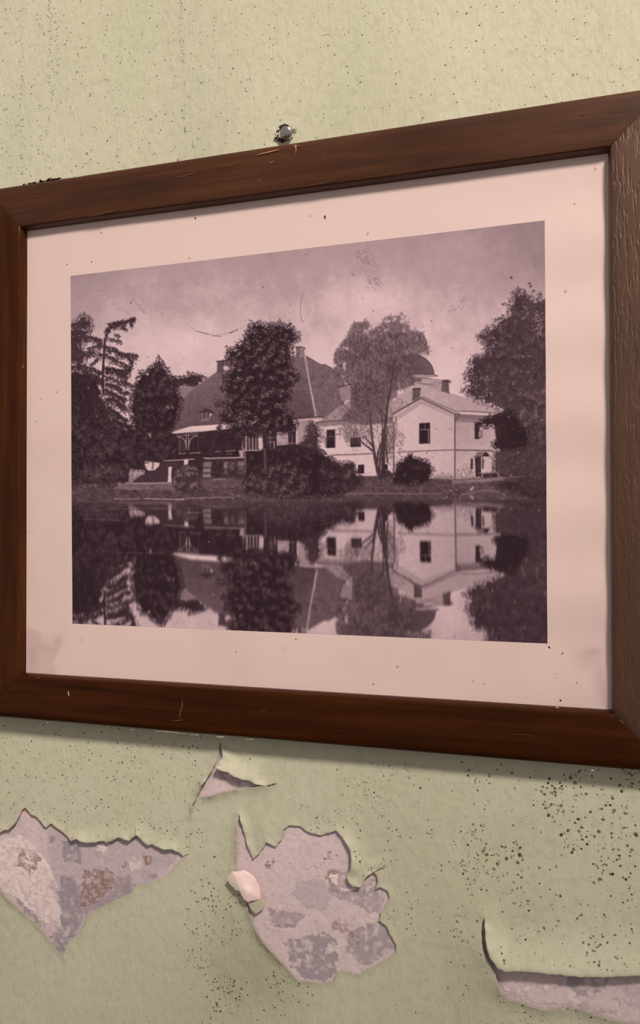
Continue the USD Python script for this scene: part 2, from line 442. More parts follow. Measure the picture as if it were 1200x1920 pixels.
    P.line([(770 + 44 * math.cos(a), 704 - 40.5 * math.sin(a)) for a in np.linspace(1.5, 0.05, 20)], 1.0, 0.22)
    P.poly([(760, 703.5), (812, 702), (821, 704.5), (819, 707), (800, 708.5), (760, 707)], 0.72)
    P.line([(795, 702.5), (813, 702.5), (821, 705)], 1.2, 0.26)
    P.poly([(775, 707.5), (800, 709), (822, 712), (847, 714.5), (845, 718), (832, 720), (800, 716), (770, 716)], 0.42)
    P.poly([(791, 710), (810, 711), (829, 713.5), (829, 717.5), (808, 717), (790, 715.5)], 0.76)
    P.poly([(782, 716.5), (808, 717.5), (830, 721), (830, 736), (806, 725), (780, 720)], 0.70, grad=(0, 0.004))
    P.line([(786, 719), (800, 721), (812, 721.5)], 2, 0.5, 0.7)
    # ---- right-hand house
    P.poly([(735, 777), (752, 766), (773, 752), (774, 730), (766, 726), (748, 742), (733, 758)], 0.78, tex=0.04)
    P.poly([(773, 753), (774, 728), (780, 720), (804, 724), (828, 734), (844, 738), (886, 751), (942, 773), (936, 777), (864, 773), (856, 774.5), (791, 745)], 0.80, grad=(-0.0003, 0.0002), tex=0.03, fine=0.008)
    P.line([(804, 724), (828, 734), (844, 738), (886, 751), (942, 773)], 1.2, 0.68, 0.7)
    P.poly([(830, 713), (841, 713), (842.5, 738.5), (827, 733)], 0.37, grad=(-0.004, 0.002), fine=0.03)
    P.poly([(829, 713), (842, 712), (842, 716.5), (829.5, 716)], 0.26)
    P.poly([(774, 728.5), (788.6, 728), (787.6, 746.5), (773, 754)], 0.40, grad=(0, -0.002), fine=0.03)
    P.poly([(773.6, 728), (789, 727.6), (789, 731), (773.6, 731.4)], 0.27)
    P.poly([(738, 779), (765, 764), (791, 747), (851, 775), (851.5, 899), (800, 899), (738, 892)], 0.85, grad=(-0.0004, 0.0001), tex=0.02, fine=0.006)
    P.poly([(740, 781), (765, 765), (791, 748), (851, 775), (851, 784), (791, 758), (765, 776), (741, 792)], 0.66, grad=(0.0005, 0.003), alpha=0.35)
    P.line([(734, 778), (752, 768), (773, 755.5), (791, 745.5)], 2.8, 0.28)
    P.line([(734, 776.4), (752, 766), (773, 753.6), (790, 743.8)], 1.0, 0.78)
    P.line([(791, 747.5), (822, 762), (852, 776.5)], 2.0, 0.33)
    P.line([(790, 744.5), (822, 759.5), (856, 774.8)], 2.4, 0.72)
    P.line([(793, 744), (822, 757.5), (858, 772.6)], 1.0, 0.34)
    P.poly([(851.5, 775), (932, 779), (940, 800), (934, 896), (851.5, 899)], 0.74, grad=(0.0003, 0.0007), tex=0.03, fine=0.006)
    P.poly([(852, 775), (934, 779.5), (934, 786), (890, 793), (852, 791)], 0.36, grad=(0, 0.014), alpha=0.85)
    P.poly([(858, 774), (864, 772.2), (900, 774), (937, 777.2), (942, 774.5), (937, 780), (900, 779), (862, 777)], 0.84)
    P.line([(862, 771), (880, 771.5), (905, 773), (940, 775)], 1.2, 0.30)
    P.line([(853.2, 776), (853.2, 900)], 2.6, 0.38)
    P.line([(851.3, 778), (851.3, 899)], 1.0, 0.86)
    P.line([(861.5, 775), (860, 780), (854, 790)], 1.8, 0.30)
    P.line([(738.5, 792), (738.5, 890)], 2.0, 0.30)
    P.line([(743, 781), (743, 815)], 3, 0.62, 0.7)
    P.line([(745, 848), (790, 846), (851, 843.8)], 1.6, 0.46)
    P.line([(855, 844.3), (890, 844.6), (924, 845.5)], 2.2, 0.36)
    P.poly([(786.5, 794), (806.5, 792.8), (806.5, 831), (786, 832)], 0.12)
    P.line([(788, 806), (806, 805.4)], 1.5, 0.60)
    P.line([(796.8, 795), (796.8, 805)], 1.2, 0.42)
    P.line([(803.5, 806), (803.5, 830)], 1.6, 0.52)
    P.line([(787, 807), (787, 831)], 1.6, 0.3)
    P.line([(786, 832), (807, 831)], 1.4, 0.28)
    P.poly([(890.5, 793), (899, 793), (899, 823.5), (890.5, 823.5)], 0.17)
    P.line([(897, 808), (904, 808), (904, 820.5), (897, 821)], 1.2, 0.22)
    P.poly([(897.5, 810), (903, 810), (903, 819), (897.5, 819)], 0.66)
    P.poly([(883, 860), (887, 860), (887, 880), (882.5, 880)], 0.24)
    P.poly([(891, 858), (902, 857), (902, 893), (892, 895)], 0.19, tex=0.05)
    P.line([(898, 860), (898, 890)], 1.5, 0.36)
    P.poly([(904, 860), (907.5, 860), (907, 879), (904, 879)], 0.32)
    P.poly([(889.5, 857), (896, 848), (911, 847), (905, 856.5)], 0.48)
    P.poly([(904.5, 856), (911.5, 847), (919, 856)], 0.12)
    P.line([(889, 857), (905, 856.5)], 1.6, 0.32)
    P.poly([(898, 889), (931, 887), (935, 894), (902, 896)], 0.19)
    P.line([(904, 890), (906, 899)], 3.0, 0.62)
    P.line([(919, 889), (920, 895)], 2.0, 0.42)
    P.line([(897, 887.5), (930, 886)], 1.3, 0.55)
    for a, b, c, d in [(856, 870, 890, 899), (812, 885, 851, 900)]:
        q = P.inside(Polygon([(a, b), (c, b), (c, d), (a, d)]), 190)
        q = q[r.random(len(q)) < ((q[:, 1] - b) / (d - b)) ** 0.8]
        P.dabs(q, r.uniform(3, 8, len(q)), 1.4, 1.4 + r.normal(0, .4, len(q)), r.uniform(0.35, 0.6, len(q)), 0.45)
    for x, y in [(818, 805), (845, 804.5), (811, 858)]:
        P.dabs(np.array([[x, y]]), 3, 1.8, -0.7, 0.45, 0.8)
    # ---- bank of the pond
    P.poly([(120, 905), (250, 903), (325, 902), (380, 895), (460, 895), (520, 890), (700, 893), (760, 896), (851, 899), (935, 894), (960, 885), (1036, 868), (1036, 945), (120, 945)], 0.33, tex=0.10, fine=0.03)
    P.poly([(848, 900), (905, 898), (950, 893), (1000, 889), (985, 897), (920, 903), (850, 908)], 0.55, tex=0.10, fine=0.04)
    P.poly([(216, 906.5), (250, 904), (322, 903.5), (322, 908), (250, 909.5), (216, 912)], 0.64, tex=0.06)
    P.poly([(215, 912), (322, 908), (330, 920), (250, 918), (214, 917)], 0.46, tex=0.10, fine=0.03)
    P.line([(150, 912), (183, 909.5)], 2.0, 0.55)
    P.line([(152, 914.5), (184, 912.5)], 1.5, 0.45, 0.7)
    P.poly([(378, 899), (430, 897), (456, 900), (450, 912), (420, 915), (384, 916)], 0.38, tex=0.08, fine=0.03)
    P.line([(400, 899.5), (424, 899)], 1.8, 0.6)
    q = P.inside(Polygon([(132, 908), (460, 906), (620, 920), (1026, 896), (1026, 940), (132, 940)]), 2600)
    P.dabs(q, r.uniform(3, 11, len(q)), r.uniform(0.8, 1.8, len(q)), r.normal(0, 0.25, len(q)), r.uniform(0.15, 0.52, len(q)), 0.5)
    q = P.inside(Polygon([(640, 895), (1026, 893), (1026, 930), (640, 925)]), 1000)
    P.dabs(q, r.uniform(3, 8, len(q)), r.uniform(0.8, 1.5, len(q)), -0.8 + r.normal(0, 0.4, len(q)), r.uniform(0.15, 0.55, len(q)), 0.5)
    P.line([(215, 936), (260, 935.5)], 1.6, 0.66, 0.9)
    P.line([(270, 935), (300, 936), (345, 937)], 2.2, 0.70, 0.95, fine=0.1)
    P.line([(340, 935.5), (400, 933), (445, 932.5)], 1.6, 0.64, 0.9, fine=0.1)
    P.poly([(430, 931), (440, 927), (453, 929), (455, 933), (440, 934)], 0.36)
    for x, y in [(435, 927), (395, 919), (448, 930), (437, 935)]:
        P.dabs(np.array([[x, y]]), 6, 2.4, 0, 0.64, 0.9)
    P.line([(215, 914), (250, 918), (264, 919)], 1.5, 0.6, 0.7)
    P.dabs(np.array([[254, 920.5]]), 6, 4, 0, 0.12, 1)
    for k in range(26):
        q = np.array([[r.uniform(832, 866), r.uniform(912, 936)]])
        P.dabs(q, r.uniform(3, 6), r.uniform(2, 3.5), r.uniform(0, 3), r.choice([0.15, 0.2, 0.55, 0.62]), 0.8)
    P.poly([(880, 920), (886, 912), (889, 914), (886, 919)], 0.80)
    P.poly([(880, 928), (888, 931), (889, 938), (885, 936)], 0.66)
    P.line([(640, 927), (700, 925), (760, 926), (830, 926)], 3.5, 0.48, 0.6)
    P.line([(865, 928), (905, 920), (935, 922)], 5, 0.50, 0.5)
    # ---- stairs
    P.poly([(247, 905), (302, 868), (346, 866), (346, 872), (322, 878), (315, 904)], 0.20, tex=0.03)
    for k in range(13):
        y = 869 + k * 2.7
        P.line([(max(249, 302 - (y - 868) * 1.45), y), (min(346, 344 - (y - 868) * 0.9 if y < 878 else 315), y)], 1.0, 0.36, 0.8)
    P.poly([(242, 879), (262, 881), (272, 881), (272, 889), (262, 893), (249, 904), (242, 903)], 0.78)
    P.poly([(271, 864), (285, 866), (300, 868), (298, 875), (290, 882), (278, 883), (272, 876)], 0.86)
    q = P.inside(Polygon([(241, 878), (275, 878), (272, 892), (247, 904), (241, 904)]), 60)
    P.dabs(q, r.uniform(3, 7, 60), 2, 1.5 + r.normal(0, .5, 60), 0.25, 0.55)
    P.line([(288, 866), (286, 880)], 3, 0.36, 0.7)
    P.poly([(315.5, 876), (323, 875), (321.5, 888), (322, 904), (314.5, 904.5), (315.5, 890)], 0.86)
    P.poly([(345, 862), (353, 861.5), (352.5, 872), (345, 873)], 0.88)
    # ---- trees on the left
    P.poly([(118, 760), (190, 765), (206, 785), (222, 806), (250, 808), (300, 803), (323, 812), (326, 845), (322, 862), (300, 864), (272, 864), (271, 879), (243, 879), (240, 903), (118, 908)], 0.17, tex=0.07, fine=0.02)
    P.foliage([(112, 745), (160, 738), (195, 745), (206, 768), (216, 792), (236, 800), (262, 798), (272, 806), (300, 815), (322, 815), (322, 852), (300, 864), (272, 866), (270, 880), (242, 882), (238, 902), (214, 912), (170, 912), (112, 908)], 0.185, 0.36, 5.5, ang=0.5, spread=0.7, edge=5, lights=0.4, gaps=0.0, slim=0.3, lit=0.52, soft=0.26)
    q = P.inside(Polygon([(132, 770), (270, 800), (320, 830), (270, 862), (240, 878), (215, 905), (132, 905)]), 1500)
    sel = P.at(P.n2, q) > 0.48
    q = q[sel][:420]
    P.dabs(q, r.uniform(5, 11, len(q)), r.uniform(1.2, 2.4, len(q)), np.where(q[:, 0] < 200, -0.35, 0.5) + r.normal(0, 0.35, len(q)), r.uniform(0.22, 0.40, len(q)), 0.35)
    P.line([(154, 840), (155, 858)], 3, 0.38, 0.6)
    P.line([(205, 842), (216, 851)], 1.8, 0.42, 0.7)
    P.foliage([(134, 896), (165, 882), (185, 872), (215, 868), (236, 880), (222, 896), (170, 898), (140, 906)], 0.26, 0.46, 4.5, ang=-0.3, spread=0.6, edge=5, lights=0.7, gaps=0, slim=0.3, soft=0.2)
    # small full tree by the manor
    P.foliage([(298, 668), (292, 680), (280, 687), (274, 697), (262, 697), (256, 710), (250, 722), (245, 742), (243, 762), (246, 800), (262, 818), (300, 822), (322, 812), (332, 796), (336, 780), (341, 765), (343, 745), (336, 735), (332, 722), (322, 704), (315, 694), (308, 684)], 0.15, 0.42, 3.6, ang=0.3, spread=0.9, edge=4.5, lights=0.75, gaps=0.004, lit=0.5, soft=0.18)
    for a, b in [((225, 752), 0.86), ((233, 760), 0.86), ((237, 768), 0.8), ((222, 762), 0.7), ((220, 780), 0.7), ((230, 785), 0.75), ((236, 758), 0.85), ((245, 778), 0.6), ((282, 817), 0.7), ((315, 763), .55), ((322, 762), .5)]:
        P.dabs(np.array([a]) + r.normal(0, 1.5, (4, 2)), r.uniform(4, 10, 4), 3, 1.0 + r.normal(0, .3, 4), b, 0.8)
    # tall ragged larches
    def spray(pts, reach, droop, n, tone=0.22, size=6, slim=1.7):
        n = int(n * 1.5)
        pts = np.asarray(pts, float)
        s = np.r_[0, np.cumsum(np.hypot(*np.diff(pts, axis=0).T))]
        k = r.random(n) * s[-1]
        q = np.stack([np.interp(k, s, pts[:, 0]), np.interp(k, s, pts[:, 1])], 1)
        q += np.stack([r.normal(0, reach * 0.4, n), np.abs(r.normal(0, droop, n)) - droop * 0.35], 1)
        P.dabs(q, size * r.uniform(0.5, 1.3, n), slim * r.uniform(0.7, 1.4, n), np.where(r.random(n) < 0.5, 1.0, -0.5) + r.normal(0, 0.5, n), tone + r.normal(0, 0.03, n), 0.85)
        P.line(pts, 1.2, tone, 0.9)
    P.line([(153, 596), (152, 640)], 2.2, 0.22)
    P.line([(152, 640), (148, 690), (147, 745)], 3.0, 0.20)
    P.line([(201, 627), (197, 640), (195, 670), (193, 700), (194, 740)], 3.6, 0.17)
    P.line([(201, 627), (206, 618), (222, 610), (240, 602), (252, 598)], 2.4, 0.18)
    spray([(198, 622), (208, 612), (222, 608), (240, 602), (254, 596)], 4, 5, 170, 0.20, 5.5)
    spray([(204, 608), (224, 604), (230, 600)], 3, 3, 40, 0.22)
    spray([(228, 612), (238, 619)], 3, 3, 26, 0.26)
    spray([(245, 598), (248, 612)], 3, 3, 24, 0.24)
    spray([(196, 634), (212, 637), (228, 640)], 3, 4, 46, 0.32)
    spray([(215, 626), (226, 632)], 3, 3, 20, 0.38)
    spray([(196, 650), (214, 654), (228, 664), (245, 666), (258, 668)], 4, 7, 190, 0.21)
    spray([(196, 664), (212, 672), (228, 682), (242, 688)], 5, 6, 130, 0.25)
    spray([(240, 668), (248, 680), (246, 690)], 4, 4, 50, 0.24)
    spray([(195, 690), (215, 694), (230, 698), (244, 692)], 5, 8, 230, 0.18)
    spray([(225, 700), (236, 708), (235, 718)], 4, 6, 60, 0.22)
    spray([(196, 706), (215, 712), (240, 720), (250, 724)], 5, 5, 120, 0.25)
    spray([(198, 720), (218, 725), (240, 738)], 5, 5, 150, 0.22)
    spray([(200, 748), (218, 752), (238, 766)], 6, 6, 150, 0.20)
    spray([(204, 764), (222, 778), (240, 790)], 6, 7, 170, 0.19)
    spray([(210, 785), (228, 796), (245, 800)], 6, 6, 150, 0.19)
    spray([(196, 730), (215, 740), (235, 750)], 6, 6, 160, 0.20)
    spray([(192, 640), (176, 634), (160, 632)], 4, 6, 120, 0.24)
    spray([(192, 665), (175, 662), (150, 662), (133, 668)], 5, 6, 160, 0.23)
    spray([(193, 645), (180, 650), (165, 655)], 4, 6, 100, 0.27)
    spray([(192, 700), (172, 692), (150, 686), (132, 690)], 5, 6, 170, 0.21)
    spray([(194, 715), (175, 706), (155, 704), (133, 706)], 6, 7, 230, 0.19)
    spray([(170, 685), (185, 672)], 3, 3, 40, 0.25)
    P.foliage([(156, 586), (165, 592), (174, 600), (175, 612), (171, 622), (160, 620), (150, 624), (140, 618), (114, 622), (114, 606), (140, 602), (148, 594)], 0.27, 0.42, 4.2, ang=-0.5, spread=0.8, edge=4.5, lights=0.4, gaps=0.03, slim=0.3, density=1.6)
    P.foliage([(112, 608), (150, 612), (172, 618), (168, 640), (155, 650), (168, 668), (160, 690), (112, 690)], 0.23, 0.42, 4.5, ang=-0.4, spread=0.9, edge=6, lights=0.4, gaps=0.09, slim=0.3)
    P.foliage([(112, 690), (165, 692), (190, 712), (196, 748), (206, 765), (204, 790), (112, 785)], 0.175, 0.36, 5, ang=0.3, spread=0.8, edge=5, lights=0.4, gaps=0.012, slim=0.28)
    for x, y, s in [(158, 675, 9), (172, 678, 7), (182, 662, 7), (183, 690, 8), (176, 700, 6), (154, 700, 5), (167, 727, 5), (140, 680, 5), (178, 690, 8), (205, 715, 7), (215, 733, 6), (232, 733, 8), (180, 655, 8), (205, 676, 7)]:
        P.dabs(np.array([[x, y]]) + r.normal(0, 1.5, (3, 2)), s, s * 0.45, r.normal(0.3, 0.5, 3), 0.82, 0.55)
    # ---- central broad-leaved tree
    crown = spaced(320, 580, 4.615, [(690, 110), (730, 125), (770, 100), (800, 110), (830, 130), (870, 125), (900, 120), (925, 125), (945, 95), (970, 130), (1005, 140), (1040, 120), (1060, 150), (1080, 195), (1120, 210), (1125, 260), (1090, 290), (1060, 310), (1060, 360), (1075, 420), (1050, 460), (1060, 520), (1115, 555), (1112, 600), (1060, 660), (1050, 690), (1055, 770), (1030, 800), (990, 830), (1010, 850), (1060, 900), (1105, 990), (1085, 1045), (1000, 1085), (900, 1080), (800, 1110), (700, 1090), (600, 1105), (540, 1070), (500, 1020), (425, 975), (420, 920), (470, 880), (480, 850), (380, 830), (400, 800), (470, 800), (490, 760), (430, 690), (470, 640), (445, 590), (500, 545), (520, 500), (460, 470), (490, 400), (490, 320), (540, 350), (575, 290), (620, 270), (650, 200), (680, 140)])
    P.foliage(crown, 0.14, 0.56, 3.6, ang=1.1, spread=0.8, edge=4.5, lights=0.9, gaps=0.002, lit=0.50, soft=0.16)
    for a, b, n in [((460, 650), (22, 14), 26), ((498, 640), (26, 12), 22), ((440, 665), (16, 18), 24), ((545, 668), (12, 14), 16), ((505, 626), (22, 8), 14), ((552, 640), (9, 10), 10)]:
        q = np.array(a) + r.normal(0, 1, (n, 2)) * b
        P.dabs(q, r.uniform(1.5, 4, n), r.uniform(1, 2, n), r.uniform(0, 3, n), 0.84, 0.8)
    q = np.array([[524, 759.]]) + r.normal(0, 1, (14, 2)) * [7, 2.5]
    P.dabs(q, 6, 2.5, 0.1, 0.46, 0.7)
    q = np.array([[458, 795.]]) + r.normal(0, 1, (150, 2)) * [16, 14]
    P.dabs(q, 4, 1.8, r.uniform(0, 3, 150), r.uniform(0.25, 0.62, 150), 0.65)
    q = np.array([[474, 793.], [470, 790], [468, 776], [478, 792], [496, 808], [507, 810], [524, 812], [530, 818], [450, 790]])
    P.dabs(q, 6, 2.4, 0.2, 0.80, 0.9)
    P.line([(494, 800), (496, 830), (496, 885)], 5.5, 0.20)
    P.line([(496.5, 845), (496.5, 884)], 6.0, 0.33, 0.9, fine=0.05)
    # ---- bushes along the bank
    P.foliage([(462, 860), (480, 848), (500, 842), (530, 838), (560, 832), (590, 834), (610, 850), (632, 864), (648, 872), (660, 884), (664, 905), (650, 930), (560, 936), (462, 922)], 0.14, 0.33, 3.8, ang=0.5, spread=1, edge=4, lights=0.5, gaps=0, lit=0.53)
    P.foliage([(560, 834), (570, 818), (575, 800), (585, 790), (596, 796), (602, 815), (598, 835), (608, 848), (580, 850)], 0.24, 0.44, 3.4, ang=1.0, spread=0.8, edge=4, lights=0.6, gaps=0.01)
    P.foliage([(456, 905), (462, 890), (480, 882), (500, 878), (520, 866), (538, 864), (552, 875), (566, 880), (580, 898), (575, 920), (550, 932), (500, 934), (458, 925)], 0.19, 0.54, 3.2, ang=0.4, spread=1, edge=4, lights=1.0, gaps=0, lit=0.47, soft=0.16)
    P.foliage([(600, 880), (620, 868), (640, 868), (652, 862), (664, 870), (672, 886), (684, 898), (676, 915), (640, 925), (600, 920)], 0.18, 0.42, 3.4, ang=0.9, spread=0.8, edge=4, lights=0.7, gaps=0, lit=0.49)
    P.foliage([(326, 885), (333, 876), (345, 872), (360, 873), (371, 880), (376, 895), (376, 912), (368, 925), (345, 928), (330, 920), (324, 900)], 0.24, 0.60, 3.2, ang=0.2, spread=1.1, edge=2, lights=0.9, gaps=0, lit=0.48)
    q = P.inside(Polygon([(328, 884), (345, 873), (368, 878), (374, 890), (330, 896)]), 110)
    P.dabs(q, 3.2, 1.8, r.uniform(0, 3, 110), r.uniform(0.38, 0.64, 110), 0.8)
    P.line([(495.5, 815), (496, 845)], 5.0, 0.19)
    P.line([(496.5, 842), (496.8, 882)], 5.6, 0.34, 0.95, fine=0.05)
    P.line([(494.6, 842), (494.6, 880)], 1.6, 0.22, 0.7)
    # ---- willow in front of the wing
    willow = spaced(600, 570, 5, [(770, 90), (740, 130), (700, 110), (610, 145), (580, 200), (520, 240), (490, 270), (470, 190), (430, 165), (400, 190), (330, 180), (300, 210), (260, 320), (200, 390), (140, 480), (140, 540), (180, 580), (120, 620), (160, 700), (290, 750), (300, 980), (200, 1080), (420, 1130), (600, 1100), (640, 900), (680, 800), (780, 790), (900, 740), (860, 640), (830, 470), (900, 480), (980, 440), (1020, 470), (1000, 360), (960, 280), (900, 260), (850, 260), (820, 200), (790, 130)])
    wil = Polygon(willow).buffer(0)
    P.mass(np.array(wil.exterior.coords), 0.33, 11, 0.34, 0.68)
    n = 11000
    q = P.inside(wil.buffer(1), n)
    k = 0.6 * P.at(P.n2, q) + 0.4 * P.at(P.n1, q)
    yv = (q[:, 1] - 590) / 110
    q, k, yv = q[k > 0.455 - 0.16 * np.clip(yv, 0, 1)], k[k > 0.455 - 0.16 * np.clip(yv, 0, 1)], yv[k > 0.455 - 0.16 * np.clip(yv, 0, 1)]
    up = np.where(q[:, 1] < 650, np.where(r.random(len(q)) < 0.5, -1.15, 1.25), 1.35)
    P.dabs(q, r.uniform(4, 11, len(q)), r.uniform(0.8, 1.6, len(q)), up + r.normal(0, 0.3, len(q)), r.uniform(0.20, 0.44, len(q)) + 0.05 * (yv < 0.3), 0.6)
    q = P.inside(wil.buffer(2), 2600)
    q = q[P.at(P.n2, q) > 0.47]
    P.dabs(q, r.uniform(3, 8, len(q)), 1.1, 1.3 + r.normal(0, 0.4, len(q)), r.uniform(0.48, 0.76, len(q)), 0.5)
    for pts, w in [([(700, 790), (697, 760), (690, 720), (684, 650), (680, 610)], 2), ([(723, 790), (727, 760), (733, 730), (742, 690), (752, 640)], 3.0), ([(692, 770), (686, 800)], 2.4), ([(742, 665), (765, 650), (790, 640)], 1.2), ([(735, 668), (741, 655), (745, 640)], 1.2), ([(712, 690), (715, 650), (722, 610)], 1.4)]:
        P.line(pts, w * 0.8, 0.30, 0.4)
    rim = wil.exterior
    s = r.random(520) * rim.length
    q = shapely.get_coordinates(shapely.line_interpolate_point(rim, s)) + r.normal(0, 2.6, (520, 2))
    P.dabs(q, r.uniform(3, 8, 520), 1.1, np.where(q[:, 1] < 660, -1.0, 1.3) + r.normal(0, .5, 520), r.uniform(0.30, 0.5, 520), 0.6)
    # leaves that hang across the wing's roof and wall
    for cx, cy, sx, sy, n, lo, hi in [(625, 755, 14, 16, 210, .30, .6), (650, 770, 14, 10, 150, .3, .62), (655, 808, 12, 8, 190, .25, .55), (668, 820, 10, 8, 130, .22, .45), (690, 780, 18, 8, 210, .25, .6), (690, 812, 14, 12, 150, .3, .6), (735, 815, 5, 20, 170, .28, .5), (728, 835, 6, 16, 150, .26, .5), (606, 815, 5, 12, 70, .35, .6), (752, 830, 4, 14, 50, .45, .65), (745, 760, 7, 9, 80, .45, .65), (608, 775, 10, 8, 70, .35, .6), (715, 760, 10, 14, 130, .25, .5)]:
        q = np.array([cx, cy]) + r.normal(0, 1, (n, 2)) * [sx, sy]
        P.dabs(q, r.uniform(3, 8, n), r.uniform(1, 1.8, n), 1.2 + r.normal(0, 0.5, n), r.uniform(lo, hi, n), 0.65)
    for pts, w0, w1, tn in [([(713, 898), (708, 880), (703, 855), (699, 830), (696, 800), (693, 775), (689, 740), (686, 700)], 6.4, 2.0, .19), ([(712, 890), (713, 860), (716, 835), (718, 805), (716, 770)], 4.5, 2.0, .2), ([(719, 898), (719, 850), (721, 815), (725, 780), (729, 745), (735, 710), (744, 670)], 7.0, 1.6, .19), ([(707, 872), (710, 845), (714, 832)], 3.5, 2.4, .2), ([(699, 846), (690, 838), (682, 832), (676, 825)], 3.0, 1.6, .2), ([(700, 838), (690, 826), (680, 818)], 2.5, 1.2, .2), ([(727, 868), (724, 840), (727, 800)], 3.0, 1.6, .22)]:
        pts = np.array(pts, float)
        for i_ in range(len(pts) - 1):
            P.line(pts[i_:i_ + 2], w0 + (w1 - w0) * i_ / (len(pts) - 1), tn + 0.02 * i_, 0.92 - 0.03 * i_)
    q = P.inside(wil, 1500)
    q = q[(q[:, 1] > 690)]
    P.dabs(q, r.uniform(4, 9, len(q)), r.uniform(0.9, 1.5, len(q)), 1.35 + r.normal(0, 0.35, len(q)), r.uniform(0.28, 0.56, len(q)), 0.55)
    P.line([(713, 892), (714.5, 866), (717.5, 850)], 1.0, 0.55, 0.8)
    P.line([(634, 742), (645, 760), (660, 775)], 1.5, 0.3, 0.8)
    P.line([(690, 768), (700, 755), (712, 745)], 1.4, 0.5, 0.6)
    q = np.array([722, 904.]) + r.normal(0, 1, (260, 2)) * [22, 7]
    P.dabs(q, r.uniform(3, 7, 260), 1.6, -0.7 + r.normal(0, .5, 260), r.uniform(0.18, 0.5, 260), 0.6)
    # dark bush before the house
    P.foliage([(737, 890), (742, 872), (752, 862), (762, 856), (770, 849), (778, 856), (790, 860), (804, 864), (811, 876), (815, 882), (809, 892), (806, 905), (770, 912), (734, 908)], 0.135, 0.34, 4.2, ang=-0.9, spread=0.5, edge=3.2, lights=0.55, gaps=0, lit=0.55, slim=0.3)
    # ---- right-hand trees
    P.poly([(925, 778), (942, 774), (985, 720), (1045, 700), (1045, 905), (960, 900), (936, 892), (938, 845), (930, 820)], 0.20, tex=0.06, fine=0.02)
    tree = spaced(840, 520, 6, [(790, 120), (760, 150), (720, 165), (715, 220), (690, 240), (700, 290), (640, 300), (690, 330), (660, 375), (690, 425), (620, 430), (580, 450), (515, 470), (530, 530), (470, 570), (430, 560), (380, 610), (320, 660), (345, 710), (400, 760), (400, 800), (370, 860), (300, 870), (245, 900), (240, 985), (190, 1060), (175, 1140), (230, 1190), (200, 1250), (140, 1265), (220, 1340), (300, 1390), (420, 1430), (540, 1475), (640, 1540), (700, 1620), (1240, 1640), (1240, 190), (1120, 215), (1060, 230), (1040, 180), (1010, 240), (960, 250), (930, 200), (880, 160), (840, 170), (815, 130)])
    P.foliage(tree, 0.255, 0.46, 4.4, ang=-0.8, spread=0.6, edge=5, lights=0.6, gaps=0.004, gap_tone=0.8, slim=0.34, soft=0.14)
    for x, y in [(993, 532), (996, 537), (984, 548), (1001, 546), (1012, 552), (945, 571), (958, 520)]:
        P.dabs(np.array([[x, y]]) + r.normal(0, 1.5, (5, 2)), 5, 2.2, r.uniform(-1, 0.5, 5), 0.28, 0.85)
    for cx, cy, sx, sy, n in [(1012, 602, 6, 12, 34), (1008, 625, 6, 6, 16), (924, 637, 8, 8, 22), (908, 660, 10, 7, 18), (885, 700, 8, 8, 26), (908, 710, 8, 6, 14), (912, 742, 8, 5, 14), (893, 728, 8, 5, 12), (984, 668, 4, 3, 5), (926, 655, 6, 5, 10), (935, 608, 8, 6, 16), (880, 690, 5, 8, 12), (1000, 700, 12, 12, 6), (962, 717, 4, 3, 4), (990, 578, 6, 10, 8)]:
        q = np.array([cx, cy]) + r.normal(0, 1, (n, 2)) * [sx, sy]
        P.dabs(q, r.uniform(2, 5, n), r.uniform(1.3, 2.4, n), r.uniform(0, 3, n), 0.80, 0.75)
    P.foliage(spaced(840, 740, 6, [(620, 205), (540, 230), (430, 240), (360, 290), (300, 330), (310, 380), (400, 360), (440, 400), (500, 360), (560, 390), (580, 470), (480, 550), (520, 600), (560, 640), (700, 650), (900, 620), (930, 480), (860, 330), (800, 260), (760, 180), (700, 150)]), 0.13, 0.26, 4.4, ang=-0.6, spread=0.6, edge=4, lights=0.3, gaps=0.003, slim=0.34, lit=0.56)
    P.foliage(spaced(840, 740, 6, [(880, 60), (960, 0), (1040, -60), (1240, -80), (1240, 600), (1000, 600), (920, 560), (900, 420), (840, 330), (800, 250), (820, 120)]), 0.28, 0.56, 4.6, ang=-1.0, spread=0.5, edge=5, lights=1.0, gaps=0.003, slim=0.28, lit=0.48, soft=0.2)
    P.foliage(spaced(840, 740, 6, [(510, 640), (600, 620), (900, 600), (1240, 560), (1240, 1020), (960, 930), (760, 890), (600, 920), (500, 880), (500, 760)]), 0.25, 0.42, 4.2, ang=-0.8, spread=0.4, edge=4, lights=0.6, gaps=0.0, slim=0.25, lit=0.5)
    P.foliage(spaced(840, 740, 6, [(480, 1000), (620, 960), (800, 930), (1240, 960), (1240, 1300), (700, 1120), (560, 1060)]), 0.18, 0.34, 4.2, ang=-0.5, spread=0.4, edge=4, lights=0.5, gaps=0.0, slim=0.25)
    q = P.inside(Polygon([(925, 845), (1022, 830), (1022, 925), (960, 905), (930, 892)]), 700)
    P.dabs(q, r.uniform(4, 9, 700), 1.1, -0.85 + r.normal(0, .25, 700), r.uniform(0.2, 0.46, 700), 0.5)
    P.line([(920, 900), (945, 896), (985, 893)], 3, 0.52, 0.5)
    P.line([(936, 855), (936, 893)], 1.2, 0.5, 0.7)
    for x, y, l in [(972, 849, 4), (954, 782, 5), (958, 892, 6)]:
        P.dabs(np.array([[x, y]]), l, 2.2, -1.0, 0.80, 0.95)
    # ---- the pond: everything above, upside down in still water
    src = ndimage.gaussian_filter(P.t, (1.0, 0.8))
    rows, cols = np.mgrid[0:P.h, 0:P.w].astype(float)
    uu, vv = cols / PSS + PU0, rows / PSS + PV0
    mirror = 925.0 - 2.0 * (uu - 130) / 890
    depth = np.clip(vv - 938, 0, None)
